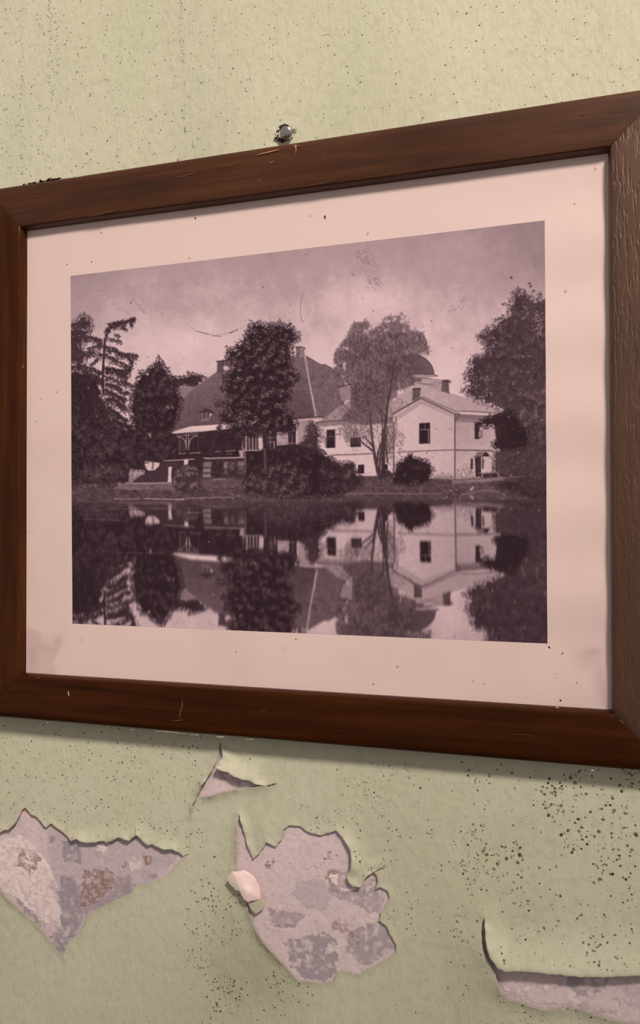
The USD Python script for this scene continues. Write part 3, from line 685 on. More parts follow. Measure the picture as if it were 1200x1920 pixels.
    rip = (lattice_noise(P.w, P.h, 40, 7, r) - 0.5) * (0.6 + depth * 0.010) * 2.6 + (lattice_noise(P.w, P.h, 26, 3, r) - 0.5) * 1.6
    sv = 2 * mirror - vv + 0.6 * rip
    su = uu - 0.0068 * (vv - sv) + rip * 0.55
    ref = ndimage.map_coordinates(src, [np.clip((sv - PV0) * PSS, 0, P.h - 1), np.clip((su - PU0) * PSS, 0, P.w - 1)], order=1)
    ref = ndimage.gaussian_filter(ref, (4.0, 1.3))
    ref = np.where(ref < 0.55, ref * 0.84 + 0.01, ref * 1.0 - 0.035)
    shore = 939 + (P.n2 - 0.5) * 5 - 4 * np.clip((uu - 640) / 60, 0, 1)
    k = np.clip((vv - shore) / 3.0, 0, 1)
    # near the bank the water is dull with weed and duckweed
    dull = np.clip(1 - (vv - 936) / np.where(uu < 640, 22, 12), 0, 1) ** 1.3
    ref = ref * (1 - 0.8 * dull) + (0.30 + 0.14 * (P.n3 - 0.5)) * 0.8 * dull
    mid = np.exp(-((uu - 545) / 85) ** 2) * np.clip(1 - (vv - 936) / 75, 0, 1)
    ref = ref * (1 - 0.8 * mid) + (0.31 + 0.30 * (P.n3 - 0.5)) * 0.8 * mid
    P.t = P.t * (1 - k) + ref * k
    P.t += np.where(vv > 940, 0.006 * P.grain, 0)
    q = P.inside(Polygon([(450, 925), (660, 925), (650, 975), (520, 985), (450, 960)]), 1000)
    P.dabs(q, r.uniform(1.5, 4, 1000), 1.2, r.normal(0, .6, 1000), r.choice([0.14, 0.2, 0.44, 0.5], 1000), 0.5)
    q = P.inside(Polygon([(136, 940), (450, 940), (450, 955), (136, 958)]), 420)
    P.dabs(q, r.uniform(6, 22, 420), 0.9, r.normal(0, .04, 420), r.uniform(0.2, 0.5, 420), 0.5)
    for pts, t in [([(205, 954), (330, 953)], .55), ([(195, 950), (250, 948.5)], .5), ([(155, 973), (225, 976)], .55), ([(340, 962), (380, 962)], .5), ([(195, 1033), (215, 1036)], .45), ([(225, 1036), (310, 1038)], .45), ([(345, 1090.5), (450, 1091)], .42), ([(475, 1104.5), (486, 1104)], .5), ([(600, 984), (622, 980)], .45), ([(700, 1152), (760, 1140)], .4), ([(770, 1155), (800, 1128)], .4), ([(335, 962), (378, 962)], .45), ([(420, 1040), (470, 1025)], .34), ([(945, 993), (985, 1010)], .42)]:
        P.line(pts, 1.0, t, 0.6, fine=0.12)
    for x, y in [(1011, 957.5), (392, 1016), (400, 1116)]:
        P.dabs(np.array([[x, y]]), 5, 2.2, 0, 0.75, 0.9)
    q = np.array([[983, 1174], [978, 1180], [987, 1170], [975, 1186], [990, 1177], [980, 1188.]])
    P.dabs(q, 6, 1.5, -0.7, 0.55, 0.7)
    out = ndimage.gaussian_filter(P.t, 1.0)
    out += 0.011 * ndimage.gaussian_filter(P.r.standard_normal(out.shape), 1.2) * 2.2
    # a soft fall of density towards the lower right corner of the old plate
    return np.clip(out, 0, 1)
# ------------------------------------------------------------------ materials
coat_mat = mat("green_wall_paint", {
    "g": ("geometry", {}),
    "m": ("mapping", {"scale": (1.0, 1.0, 0.55)}),
    "n1": ("noise_texture", {"scale": 7.0, "detail": 4.0, "roughness": 0.6}),
    "r1": ("rgb_ramp", {"ramp": [(0.30, lin(186, 187, 166)), (0.5, lin(192, 192, 173)), (0.70, lin(198, 197, 180))]}),
    "n2": ("noise_texture", {"scale": 160.0, "detail": 3.0, "roughness": 0.6}),
    "r2": ("rgb_ramp", {"ramp": [(0.25, (0.86, 0.85, 0.82)), (0.5, (1, 1, 1)), (0.8, (1.05, 1.05, 1.05))]}),
    "mul": ("mix", {"mix_type": "multiply", "fac": 0.8}),
    "at": ("attribute", {"attribute": "dirt_shade"}),
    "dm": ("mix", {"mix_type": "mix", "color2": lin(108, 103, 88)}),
    "m3": ("mapping", {"scale": (340.0, 340.0, 170.0), "rotation": (0.0, 0.35, 0.0)}),
    "n3": ("noise_texture", {"scale": 1.0, "detail": 2.5, "roughness": 0.6}),
    "m4": ("mapping", {"scale": (1.0, 1.0, 0.7)}),
    "n4": ("noise_texture", {"scale": 95.0, "detail": 2.0, "roughness": 0.5}),
    "add": ("math", {"math_type": "multiply_add", "value2": 0.9}),
    "b": ("bump", {"strength": 0.5, "distance": 0.0007}),
    "p": ("principled_bsdf", {"roughness": 0.55, "specular_ior_level": 0.32}),
}, [("g.position", "m.vector"), ("m.vector", "n1.vector"), ("n1.fac", "r1.fac"), ("g.position", "n2.vector"), ("n2.fac", "r2.fac"), ("r1.color", "mul.color1"), ("r2.color", "mul.color2"),
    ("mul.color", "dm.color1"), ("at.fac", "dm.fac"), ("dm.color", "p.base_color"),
    ("g.position", "m3.vector"), ("m3.vector", "n3.vector"), ("g.position", "m4.vector"), ("m4.vector", "n4.vector"), ("n4.fac", "add.value1"), ("n3.fac", "add.value3"), ("add.value", "b.height"), ("b.normal", "p.normal")])
plaster_mat = mat("bare_pink_plaster", {
    "c": ("attribute", {"attribute": "tint"}),
    "g": ("geometry", {}),
    "n": ("noise_texture", {"scale": 420.0, "detail": 3.0, "roughness": 0.6}),
    "r": ("rgb_ramp", {"ramp": [(0.25, (0.80, 0.79, 0.80)), (0.5, (1, 1, 1)), (0.8, (1.08, 1.08, 1.08))]}),
    "mul": ("mix", {"mix_type": "multiply", "fac": 0.8}),
    "b": ("bump", {"strength": 0.5, "distance": 0.0004}),
    "p": ("principled_bsdf", {"roughness": 0.7, "specular_ior_level": 0.25}),
}, [("c.color", "mul.color1"), ("g.position", "n.vector"), ("n.fac", "r.fac"), ("r.color", "mul.color2"), ("mul.color", "p.base_color"), ("n.fac", "b.height"), ("b.normal", "p.normal")])


def plain(name, rgb, rough=0.6, spec=0.3, **more):
    return mat(name, {"p": ("principled_bsdf", {"base_color": rgb, "roughness": rough, "specular_ior_level": spec, **more})})


mould_mat = mat("mould_spots", {"c": ("attribute", {"attribute": "tint"}), "p": ("principled_bsdf", {"roughness": 0.75, "specular_ior_level": 0.2})}, [("c.color", "p.base_color")])
slab_mat = plain("wall_plaster", lin(170, 150, 148), 0.8)


def wood(name, along, rough, pore, c0, c1, c2, spec=0.26, tint=(1.0, 0.8, 0.68)):
    """Stained wood, its grain running along x or z."""
    s = (9.0, 130.0, 130.0) if along == "x" else (130.0, 130.0, 9.0)
    f = (60.0, 900.0, 900.0) if along == "x" else (620.0, 620.0, 85.0)
    return mat(name, {
        "g": ("geometry", {}),
        "m": ("mapping", {"scale": s}), "n": ("noise_texture", {"scale": 1.0, "detail": 5.0, "roughness": 0.62, "distortion": 0.5}),
        "m2": ("mapping", {"scale": f}), "n2": ("noise_texture", {"scale": 1.0, "detail": 2.0, "roughness": 0.6}),
        "n0": ("noise_texture", {"scale": 14.0, "detail": 3.0}),
        "r": ("rgb_ramp", {"ramp": [(0.28, c0), (0.5, c1), (0.74, c2)]}),
        "r0": ("rgb_ramp", {"ramp": [(0.3, (0.84, 0.82, 0.80)), (0.6, (1, 1, 1))]}),
        "mx": ("mix", {"mix_type": "multiply", "fac": 0.9}),
        "rp": ("rgb_ramp", {"ramp": [(0.36, (0, 0, 0)), (0.50, (1, 1, 1))]}),
        "b": ("bump", {"strength": pore, "distance": 0.0006}),
        "rr": ("map_range", {"from_min": 0.3, "from_max": 0.7, "to_min": rough - 0.06, "to_max": rough + 0.08}),
        "p": ("principled_bsdf", {"specular_ior_level": spec, "specular_tint": tint}),
    }, [("g.position", "m.vector"), ("m.vector", "n.vector"), ("n.fac", "r.fac"), ("g.position", "m2.vector"), ("m2.vector", "n2.vector"), ("g.position", "n0.vector"), ("n0.fac", "r0.fac"), ("r.color", "mx.color1"), ("r0.color", "mx.color2"),
        ("mx.color", "p.base_color"), ("n2.fac", "rp.fac"), ("rp.color", "b.height"), ("b.normal", "p.normal"), ("n0.fac", "rr.value"), ("rr.result", "p.roughness")])


wood_x = wood("brown_wood_across", "x", 0.42, 0.10, lin(46, 18, 5), lin(63, 30, 9), lin(78, 42, 16), 0.5, (1.0, 0.86, 0.8))
wood_b = wood("shaded_brown_wood_across", "x", 0.32, 0.10, lin(38, 14, 2), lin(52, 22, 4), lin(64, 31, 8), 0.16)  # same wood as the top rail, coloured darker for the dimmer light there
wood_z = wood("brown_wood_upright", "z", 0.34, 0.12, lin(42, 17, 5), lin(58, 27, 8), lin(72, 37, 13), 0.2)
wood_oak = wood("coarse_brown_wood", "z", 0.47, 0.34, lin(46, 20, 6), lin(56, 27, 10), lin(66, 35, 15), 1.0, (1.0, 0.78, 0.7))
raw_wood = plain("bare_wood", lin(160, 116, 92), 0.7)
pale_wood = plain("scuffed_wood", lin(104, 70, 52), 0.6)
dark_wood = plain("splintered_dark_wood", lin(46, 26, 18), 0.8)
chalk = plain("white_chip", lin(206, 184, 168), 0.7)
steel = mat("steel", {"g": ("geometry", {}), "n": ("noise_texture", {"scale": 900.0, "detail": 2.0}), "b": ("bump", {"strength": 0.35, "distance": 0.0004}),
                      "p": ("principled_bsdf", {"base_color": (0.42, 0.41, 0.44), "metallic": 1.0, "roughness": 0.25})}, [("g.position", "n.vector"), ("n.fac", "b.height"), ("b.normal", "p.normal")])
crater_mat = plain("dark_crater", lin(52, 42, 42), 0.9)
paper_mat = mat("print_paper", {
    "c": ("attribute", {"attribute": "tint"}), "g": ("geometry", {}),
    "n": ("noise_texture", {"scale": 700.0, "detail": 2.0}), "b": ("bump", {"strength": 0.08, "distance": 0.0002}),
    "p": ("principled_bsdf", {"roughness": 0.55, "specular_ior_level": 0.3}),
}, [("c.color", "p.base_color"), ("g.position", "n.vector"), ("n.fac", "b.height"), ("b.normal", "p.normal")])
INK = [(0.0, lin(30, 13, 20)), (0.15, lin(45, 27, 37)), (0.30, lin(74, 56, 67)), (0.5, lin(119, 99, 111)), (0.68, lin(147, 125, 138)), (0.78, lin(172, 149, 162)), (0.86, lin(206, 182, 194)), (1.0, lin(234, 210, 216))]
print_mat = mat("photographic_ink", {
    "t": ("attribute", {"attribute": "tone"}), "r": ("rgb_ramp", {"ramp": INK}),
    "p": ("principled_bsdf", {"roughness": 0.5, "specular_ior_level": 0.2}),
}, [("t.fac", "r.fac"), ("r.color", "p.base_color")])

# ------------------------------------------------------------------ the wall: bare plaster under a coat of paint that has come away in four places
rng = np.random.default_rng(11)
C5 = lambda p: [(a / 2.143, 1380 + b / 2.143, *r) for a, b, *r in p]
C6 = lambda p: [(340 + a / 2.609, 1400 + b / 2.609, *r) for a, b, *r in p]
C7 = lambda p: [(800 + a / 3.0, 1600 + b / 3.0, *r) for a, b, *r in p]
# outline of each bare place: u, v, how far the paint's edge stands off the wall (mm), how far back the lifting reaches (mm)
BARE = {
    "left": C5([(-80, 385, .6, 8), (0, 385, 1.0, 8), (40, 370, 1.2, 8), (65, 345, 1.2, 8), (78, 315, 1.0, 7), (90, 298, .6, 6), (102, 290, .4, 6), (125, 315, .5, 6), (145, 322, .6, 6), (165, 345, .8, 6), (185, 368, .8, 6), (205, 352, .6, 6), (235, 372, .6, 6), (262, 395, .8, 6), (285, 420, 1.2, 9), (310, 413, 1.6, 11), (345, 430, 1.7, 12), (400, 425, 1.7, 12), (430, 430, 1.6, 12), (470, 412, 1.6, 12), (515, 422, 1.6, 12), (548, 400, 1.5, 12), (575, 425, 1.2, 11), (595, 440, 1.3, 11), (610, 436, 1.3, 11), (650, 452, 1.3, 10), (690, 455, 1.2, 10), (720, 472, 1.0, 8), (735, 486, .4, 6), (720, 500, .2, 5), (700, 515, .2, 5), (690, 535, .2, 5), (680, 545, .2, 5), (640, 570, .2, 5), (590, 590, .2, 5), (535, 610, .3, 5), (530, 632, .3, 5), (470, 655, .3, 5), (400, 690, .3, 5), (350, 725, .3, 5), (340, 760, .3, 5), (328, 785, .3, 5), (285, 815, .3, 5), (262, 850, .3, 5), (252, 888, .3, 5), (225, 855, .4, 5), (200, 822, .6, 6), (160, 770, .8, 7), (120, 735, .9, 7), (80, 700, .9, 7), (35, 660, .9, 7), (15, 635, .8, 6), (0, 600, .8, 6), (-40, 560, .6, 6), (-90, 540, .5, 6)]),
    "middle": C6([(281, 330, .5, 5), (290, 368, 1.4, 6), (300, 410, 1.7, 7), (310, 450, 1.5, 7), (325, 492, 1.0, 6), (338, 530, .8, 6), (352, 552, .7, 6), (385, 520, .7, 6), (415, 472, .7, 6), (435, 480, .7, 6), (460, 492, .7, 6), (487, 460, .6, 6), (500, 405, .5, 6), (530, 386, .5, 6), (580, 392, .6, 6), (620, 420, .7, 6), (680, 436, .8, 7), (720, 425, .9, 7), (760, 415, 1.0, 8), (790, 450, 1.4, 10), (815, 490, 1.8, 12), (830, 555, 2.1, 13), (826, 600, 2.1, 12), (806, 640, 1.8, 10), (815, 665, 1.8, 9), (835, 685, 1.8, 9), (875, 686, 1.8, 10), (895, 650, 1.6, 10), (915, 628, 1.3, 9), (935, 617, .8, 7), (955, 632, .5, 5), (960, 662, .4, 5), (945, 698, .4, 5), (975, 688, .4, 5), (1005, 700, .4, 5), (1015, 740, .4, 5), (998, 780, .4, 5), (975, 810, .4, 5), (972, 852, .4, 5), (1000, 880, .4, 5), (1030, 930, .5, 5), (1050, 975, .5, 5), (1050, 1006, .4, 5), (1020, 1035, .3, 5), (960, 1065, .3, 5), (900, 1090, .3, 5), (870, 1117, .3, 5), (830, 1110, .3, 5), (780, 1098, .3, 5), (757, 1120, .3, 5), (745, 1145, .3, 5), (700, 1160, .3, 5), (640, 1150, .4, 5), (580, 1148, .6, 6), (540, 1117, .9, 7), (500, 1070, 1.3, 8), (455, 1020, 1.6, 9), (410, 970, 1.7, 9), (375, 922, 1.7, 9), (350, 872, 1.5, 8), (334, 830, 1.2, 8), (320, 770, 1.0, 7), (295, 720, 1.0, 7), (262, 650, 1.2, 8), (266, 560, 1.6, 9), (270, 450, 1.6, 9), (273, 380, 1.0, 7)]),
    "upper": C6([(189, -25, .5, 5), (196, 10, 1.5, 8), (198, 45, 2.2, 10), (188, 75, 2.6, 12), (174, 92, 2.8, 13), (168, 110, 3.2, 16), (225, 124, 3.2, 18), (262, 146, 3.0, 18), (330, 170, 2.4, 16), (415, 195, .9, 8), (432, 191, .5, 6), (455, 183, .4, 5), (470, 183, .3, 5), (455, 187, .3, 5), (425, 199, .5, 5), (380, 196, .9, 6), (300, 204, 1.3, 7), (200, 224, 1.5, 8), (130, 242, 1.3, 8), (84, 246, 1.0, 7), (66, 282, .8, 6), (46, 336, .4, 5), (58, 290, 1.2, 8), (76, 238, 1.8, 10), (105, 188, 2.0, 10), (130, 148, 1.9, 10), (156, 110, 1.6, 9), (168, 85, 1.2, 7), (182, 40, .8, 6), (186, 0, .5, 5)]),
    "corner": C7([(324, 364, 1.0, 9), (327, 400, 4.5, 16), (328, 440, 7.0, 20), (330, 480, 9.0, 24), (337, 530, 11.0, 28), (352, 585, 12.0, 32), (400, 648, 12.0, 36), (440, 664, 12.0, 38), (520, 664, 11.8, 40), (600, 670, 11.6, 40), (700, 683, 11.3, 40), (800, 692, 11.0, 40), (920, 699, 10.6, 40), (1050, 697, 10.2, 40), (1200, 687, 9.6, 40), (1500, 660, 7.0, 36), (1700, 620, 1.0, 20), (1700, 930, .5, 6), (1500, 975, .6, 8), (1200, 965, 1.0, 10), (1150, 955, 1.1, 10), (1050, 940, 1.2, 10), (950, 908, 1.3, 10), (860, 877, 1.2, 10), (785, 862, .9, 8), (750, 872, 1.0, 8), (715, 872, 1.0, 8), (660, 882, 1.1, 8), (600, 863, 1.2, 9), (520, 836, 1.2, 9), (450, 817, 1.0, 8), (447, 792, 1.2, 8), (412, 782, 2.2, 14), (402, 720, 2.6, 20), (384, 670, 2.7, 22), (352, 615, 2.6, 22), (322, 560, 2.4, 22), (312, 500, 2.0, 20), (309, 440, 1.4, 16), (314, 395, .8, 10), (322, 368, .5, 5)]),
}
holes, rims = {}, []
for name, pts in BARE.items():
    a = np.array(pts, float)
    a[:, 2] *= np.where(a[:, 2] > 4, 0.58, np.where(a[:, 2] > 0.95, 1.25, 1.0))
    a[:, 3] *= np.where(a[:, 2] > 3.4, 0.33, np.where(a[:, 3] > 13, 0.75, 0.42))
    q = trace(a[:, :2], -a[:, 2] * 0.001)
    flat = np.stack([q[:, 0], q[:, 2], a[:, 2] * 0.001, a[:, 3] * 0.001], 1)
    d = dense(flat, 0.0006)
    # ragged edge
    jag = 0.00022 if name != "corner" else 0.00016
    n = len(d)
    w = ndimage.gaussian_filter1d(rng.standard_normal((n, 2)), 1.6, axis=0, mode="wrap") * 1.9 * jag + ndimage.gaussian_filter1d(rng.standard_normal((n, 2)), 6, axis=0, mode="wrap") * 4.0 * jag
    d[:, :2] += w
    d[:, 2] = np.maximum(0, ndimage.gaussian_filter1d(d[:, 2], 3, mode="wrap") * (1 + (0.25 if name != "corner" else 0.03) * ndimage.gaussian_filter1d(rng.standard_normal(n), 4, mode="wrap") * 3))
    d[:, 3] = ndimage.gaussian_filter1d(d[:, 3], 4, mode="wrap")
    poly = Polygon(d[:, :2])
    holes[name] = poly if poly.is_valid else poly.buffer(0)
    rims.append(d)
rim = np.vstack(rims)
rim_tree = cKDTree(rim[:, :2])
bare_all = shapely.union_all(list(holes.values()))


def coat_lift(p):
    """How far the paint stands off the wall at the points p (x, z), and their distance from the nearest bare edge."""
    dist, idx = rim_tree.query(p, k=24)
    w = 1.0 / (dist + 1e-5) ** 3
    lift, reach = rim[idx, 2], rim[idx, 3]
    near = dist[:, :1]
    soft = np.where(reach > 0.0095, 0.0026, 0.0004)
    e = np.clip(1 - (np.sqrt(near ** 2 + soft ** 2) - soft) / (2.3 * reach), 0, 1) ** 2.2
    out = (w * lift * e).sum(1) / w.sum(1)
    return out, dist[:, 0]


def wall_swell(p):
    """Slow unevenness of the old wall and blisters in the paint."""
    q = np.stack([p[:, 0] * 9, p[:, 1] * 9, np.zeros(len(p))], 1)
    h = 0.0016 * (meshkit.fbm(q, 3, 4) - 0.5)
    for x, y, rx, ry, an, amp in [(225, 1605, 26, 8, 0.2, .0008), (500, 1560, 20, 30, 0, .0007), (440, 1440, 46, 16, .5, .0010), (660, 1640, 20, 22, 0, .0006), (440, 1840, 14, 40, -0.5, .0008), (700, 1620, 26, 8, -.3, .0007), (400, 1880, 60, 30, 0, .0007)]:
        c = trace([[x, y]])[0]
        s = 0.00037
        a = (p[:, 0] - c[0]) / s
        b = -(p[:, 1] - c[2]) / s
        u, v = a * math.cos(an) + b * math.sin(an), -a * math.sin(an) + b * math.cos(an)
        h = h + amp * np.exp(-(u / rx) ** 2 - (v / ry) ** 2)
    return h


X0, X1, Z0, Z1 = -2.0, 2.0, 0.0, 2.8
pts = [rim[:, :2]]
for s in (0.0007, 0.0012, 0.002, 0.0035, 0.006, 0.012, 0.03, 0.08):
    if s < 0.02:
        bx0, bx1, bz0, bz1 = -0.42, 0.46, 0.95, 2.0
    else:
        bx0, bx1, bz0, bz1 = X0, X1, Z0, Z1
    nx, nz = int((bx1 - bx0) / s), int((bz1 - bz0) / (s * 0.866))
    if nx * nz > 3_000_000:      # only near the bare places
        bx0, bx1, bz0, bz1 = -0.27, 0.36, 1.02, 1.36
        nx, nz = int((bx1 - bx0) / s), int((bz1 - bz0) / (s * 0.866))
    gx, gz = np.meshgrid(np.arange(nx) * s + bx0, np.arange(nz) * s * 0.866 + bz0)
    gx = gx + (np.arange(nz) % 2)[:, None] * s / 2
    g = np.stack([gx.ravel(), gz.ravel()], 1)
    g += rng.normal(0, s * 0.06, g.shape)
    dist = rim_tree.query(g, k=1)[0]
    want = np.clip(0.0005 + 0.22 * dist, 0.0007, 0.12)
    view = (np.abs(g[:, 0]) < 0.30) & (np.abs(g[:, 1] - ZC) < 0.46)
    want = np.where(view, np.minimum(want, 0.006), want)
    keep = (want >= s * 0.999) & (want < {0.0007: 0.0012, 0.0012: 0.002, 0.002: 0.0035, 0.0035: 0.006, 0.006: 0.012, 0.012: 0.03, 0.03: 0.08, 0.08: 9}[s]) & (dist > 0.00045)
    g = g[keep]
    pts.append(g[~shapely.contains_xy(bare_all, g[:, 0], g[:, 1])])
edge = np.array([(x, z) for x in np.linspace(X0, X1, 30) for z in (Z0, Z1)] + [(x, z) for x in (X0, X1) for z in np.linspace(Z0, Z1, 22)[1:-1]])
pts = np.vstack(pts + [edge])
tri = Delaunay(pts).simplices
ctr = pts[tri].mean(1)
e1, e2 = pts[tri[:, 1]] - pts[tri[:, 0]], pts[tri[:, 2]] - pts[tri[:, 0]]
area = e1[:, 0] * e2[:, 1] - e1[:, 1] * e2[:, 0]
tri = np.where((area > 0)[:, None], tri, tri[:, [0, 2, 1]])      # counter-clockwise in (x, z): seen from -y
tri = tri[(np.abs(area) > 1e-12) & ~shapely.contains_xy(bare_all, ctr[:, 0], ctr[:, 1])]
lift, rim_dist = coat_lift(pts)
swell = wall_swell(pts)
front = np.stack([pts[:, 0], -lift - swell, pts[:, 1]], 1)
# underside and edge of the coat where it can be seen
nrm = np.zeros_like(front)
fn = np.cross(front[tri[:, 1]] - front[tri[:, 0]], front[tri[:, 2]] - front[tri[:, 0]])
for k in range(3):
    np.add.at(nrm, tri[:, k], fn)
nrm /= np.linalg.norm(nrm, axis=1, keepdims=True) + 1e-20
near = rim_dist < 0.045
THICK = 0.00032
nt = near[tri].all(1)
used = np.unique(tri[nt])
remap = np.full(len(pts), -1)
remap[used] = np.arange(len(used)) + len(pts)
back = front[used] - nrm[used] * THICK
under = remap[tri[nt]][:, [0, 2, 1]]
ed = np.sort(np.vstack([tri[:, [0, 1]], tri[:, [1, 2]], tri[:, [2, 0]]]), 1)
raw = np.vstack([tri[:, [0, 1]], tri[:, [1, 2]], tri[:, [2, 0]]])
_, first, cnt = np.unique(ed, axis=0, return_index=True, return_counts=True)
b = raw[first[cnt == 1]]
b = b[(remap[b] >= 0).all(1)]
side = np.vstack([np.stack([b[:, 1], b[:, 0], remap[b[:, 0]]], 1), np.stack([b[:, 1], remap[b[:, 0]], remap[b[:, 1]]], 1)])
coat_v, coat_f = np.vstack([front, back]), np.vstack([tri, under, side])
# old runs and grime held by the paint; the lower-middle smudge also has wall shading in its colour
dirt_shade = 0.10 * np.clip(meshkit.fbm(np.stack([pts[:, 0] * 14, pts[:, 1] * 6, np.zeros(len(pts))], 1), 4, 9) - 0.52, 0, 1) * 3
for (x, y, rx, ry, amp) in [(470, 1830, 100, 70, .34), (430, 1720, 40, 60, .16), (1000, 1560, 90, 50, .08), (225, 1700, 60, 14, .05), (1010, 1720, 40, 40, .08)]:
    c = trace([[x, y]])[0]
    dirt_shade = dirt_shade + amp * np.exp(-((pts[:, 0] - c[0]) / (rx * .00037)) ** 2 - ((pts[:, 1] - c[2]) / (ry * .00037)) ** 2)
dirt_shade = np.clip(dirt_shade + 0.22 * np.exp(-rim_dist / 0.0012) * (rim_dist < 0.02), 0, 0.6)

wall = group("wall_back", kind="structure", label="old wall of flaking pale green paint over pink plaster", category="wall")
put("plaster", trimesh.creation.box(bounds=[[X0, 0.006, Z0], [X1, 0.16, Z1]]), slab_mat, wall)
put("paint_coat", (coat_v, coat_f), coat_mat, wall, smooth=True, attrs={"dirt_shade": np.r_[dirt_shade, np.full(len(back), 0.5)]}, label="pale green paint coat, speckled with mould and torn open in four places")

# ---- the bare plaster in each place: layers of pink, grey and crumbling brown
PINK, LILAC, GREY, PALE, BROWN, MAUVE, ORANGE = (np.array(lin(*c)) for c in [(213, 194, 202), (192, 177, 188), (152, 144, 156), (232, 217, 219), (150, 117, 106), (166, 149, 162), (224, 168, 142)])


def blob_mask(q, pts_px, soft, seed, amp=0.0030):
    """0..1 inside a hand-drawn outline, its edge roughened by noise."""
    p = trace(pts_px, 0.0004)
    poly = Polygon(p[:, [0, 2]]).buffer(0)
    jit = np.stack([meshkit.fbm(np.stack([q[:, 0] * 330, q[:, 1] * 330, np.full(len(q), seed * 7.3 + k)], 1), 4, seed + k) - 0.5 for k in (0, 1)], 1) * amp * 2.4
    qq = q + jit
    x0, z0, x1, z1 = poly.bounds
    m = (qq[:, 0] > x0 - soft) & (qq[:, 0] < x1 + soft) & (qq[:, 1] > z0 - soft) & (qq[:, 1] < z1 + soft)
    out = np.zeros(len(q))
    out[m] = shapely.contains_xy(poly, qq[m, 0], qq[m, 1])
    return out


def nz(q, f, seed, oct=4):
    return meshkit.fbm(np.stack([q[:, 0] * f, q[:, 1] * f, np.full(len(q), seed * 3.1)], 1), oct, seed)


def mixc(c, m, col):
    return c * (1 - m[:, None]) + np.asarray(col) * m[:, None]


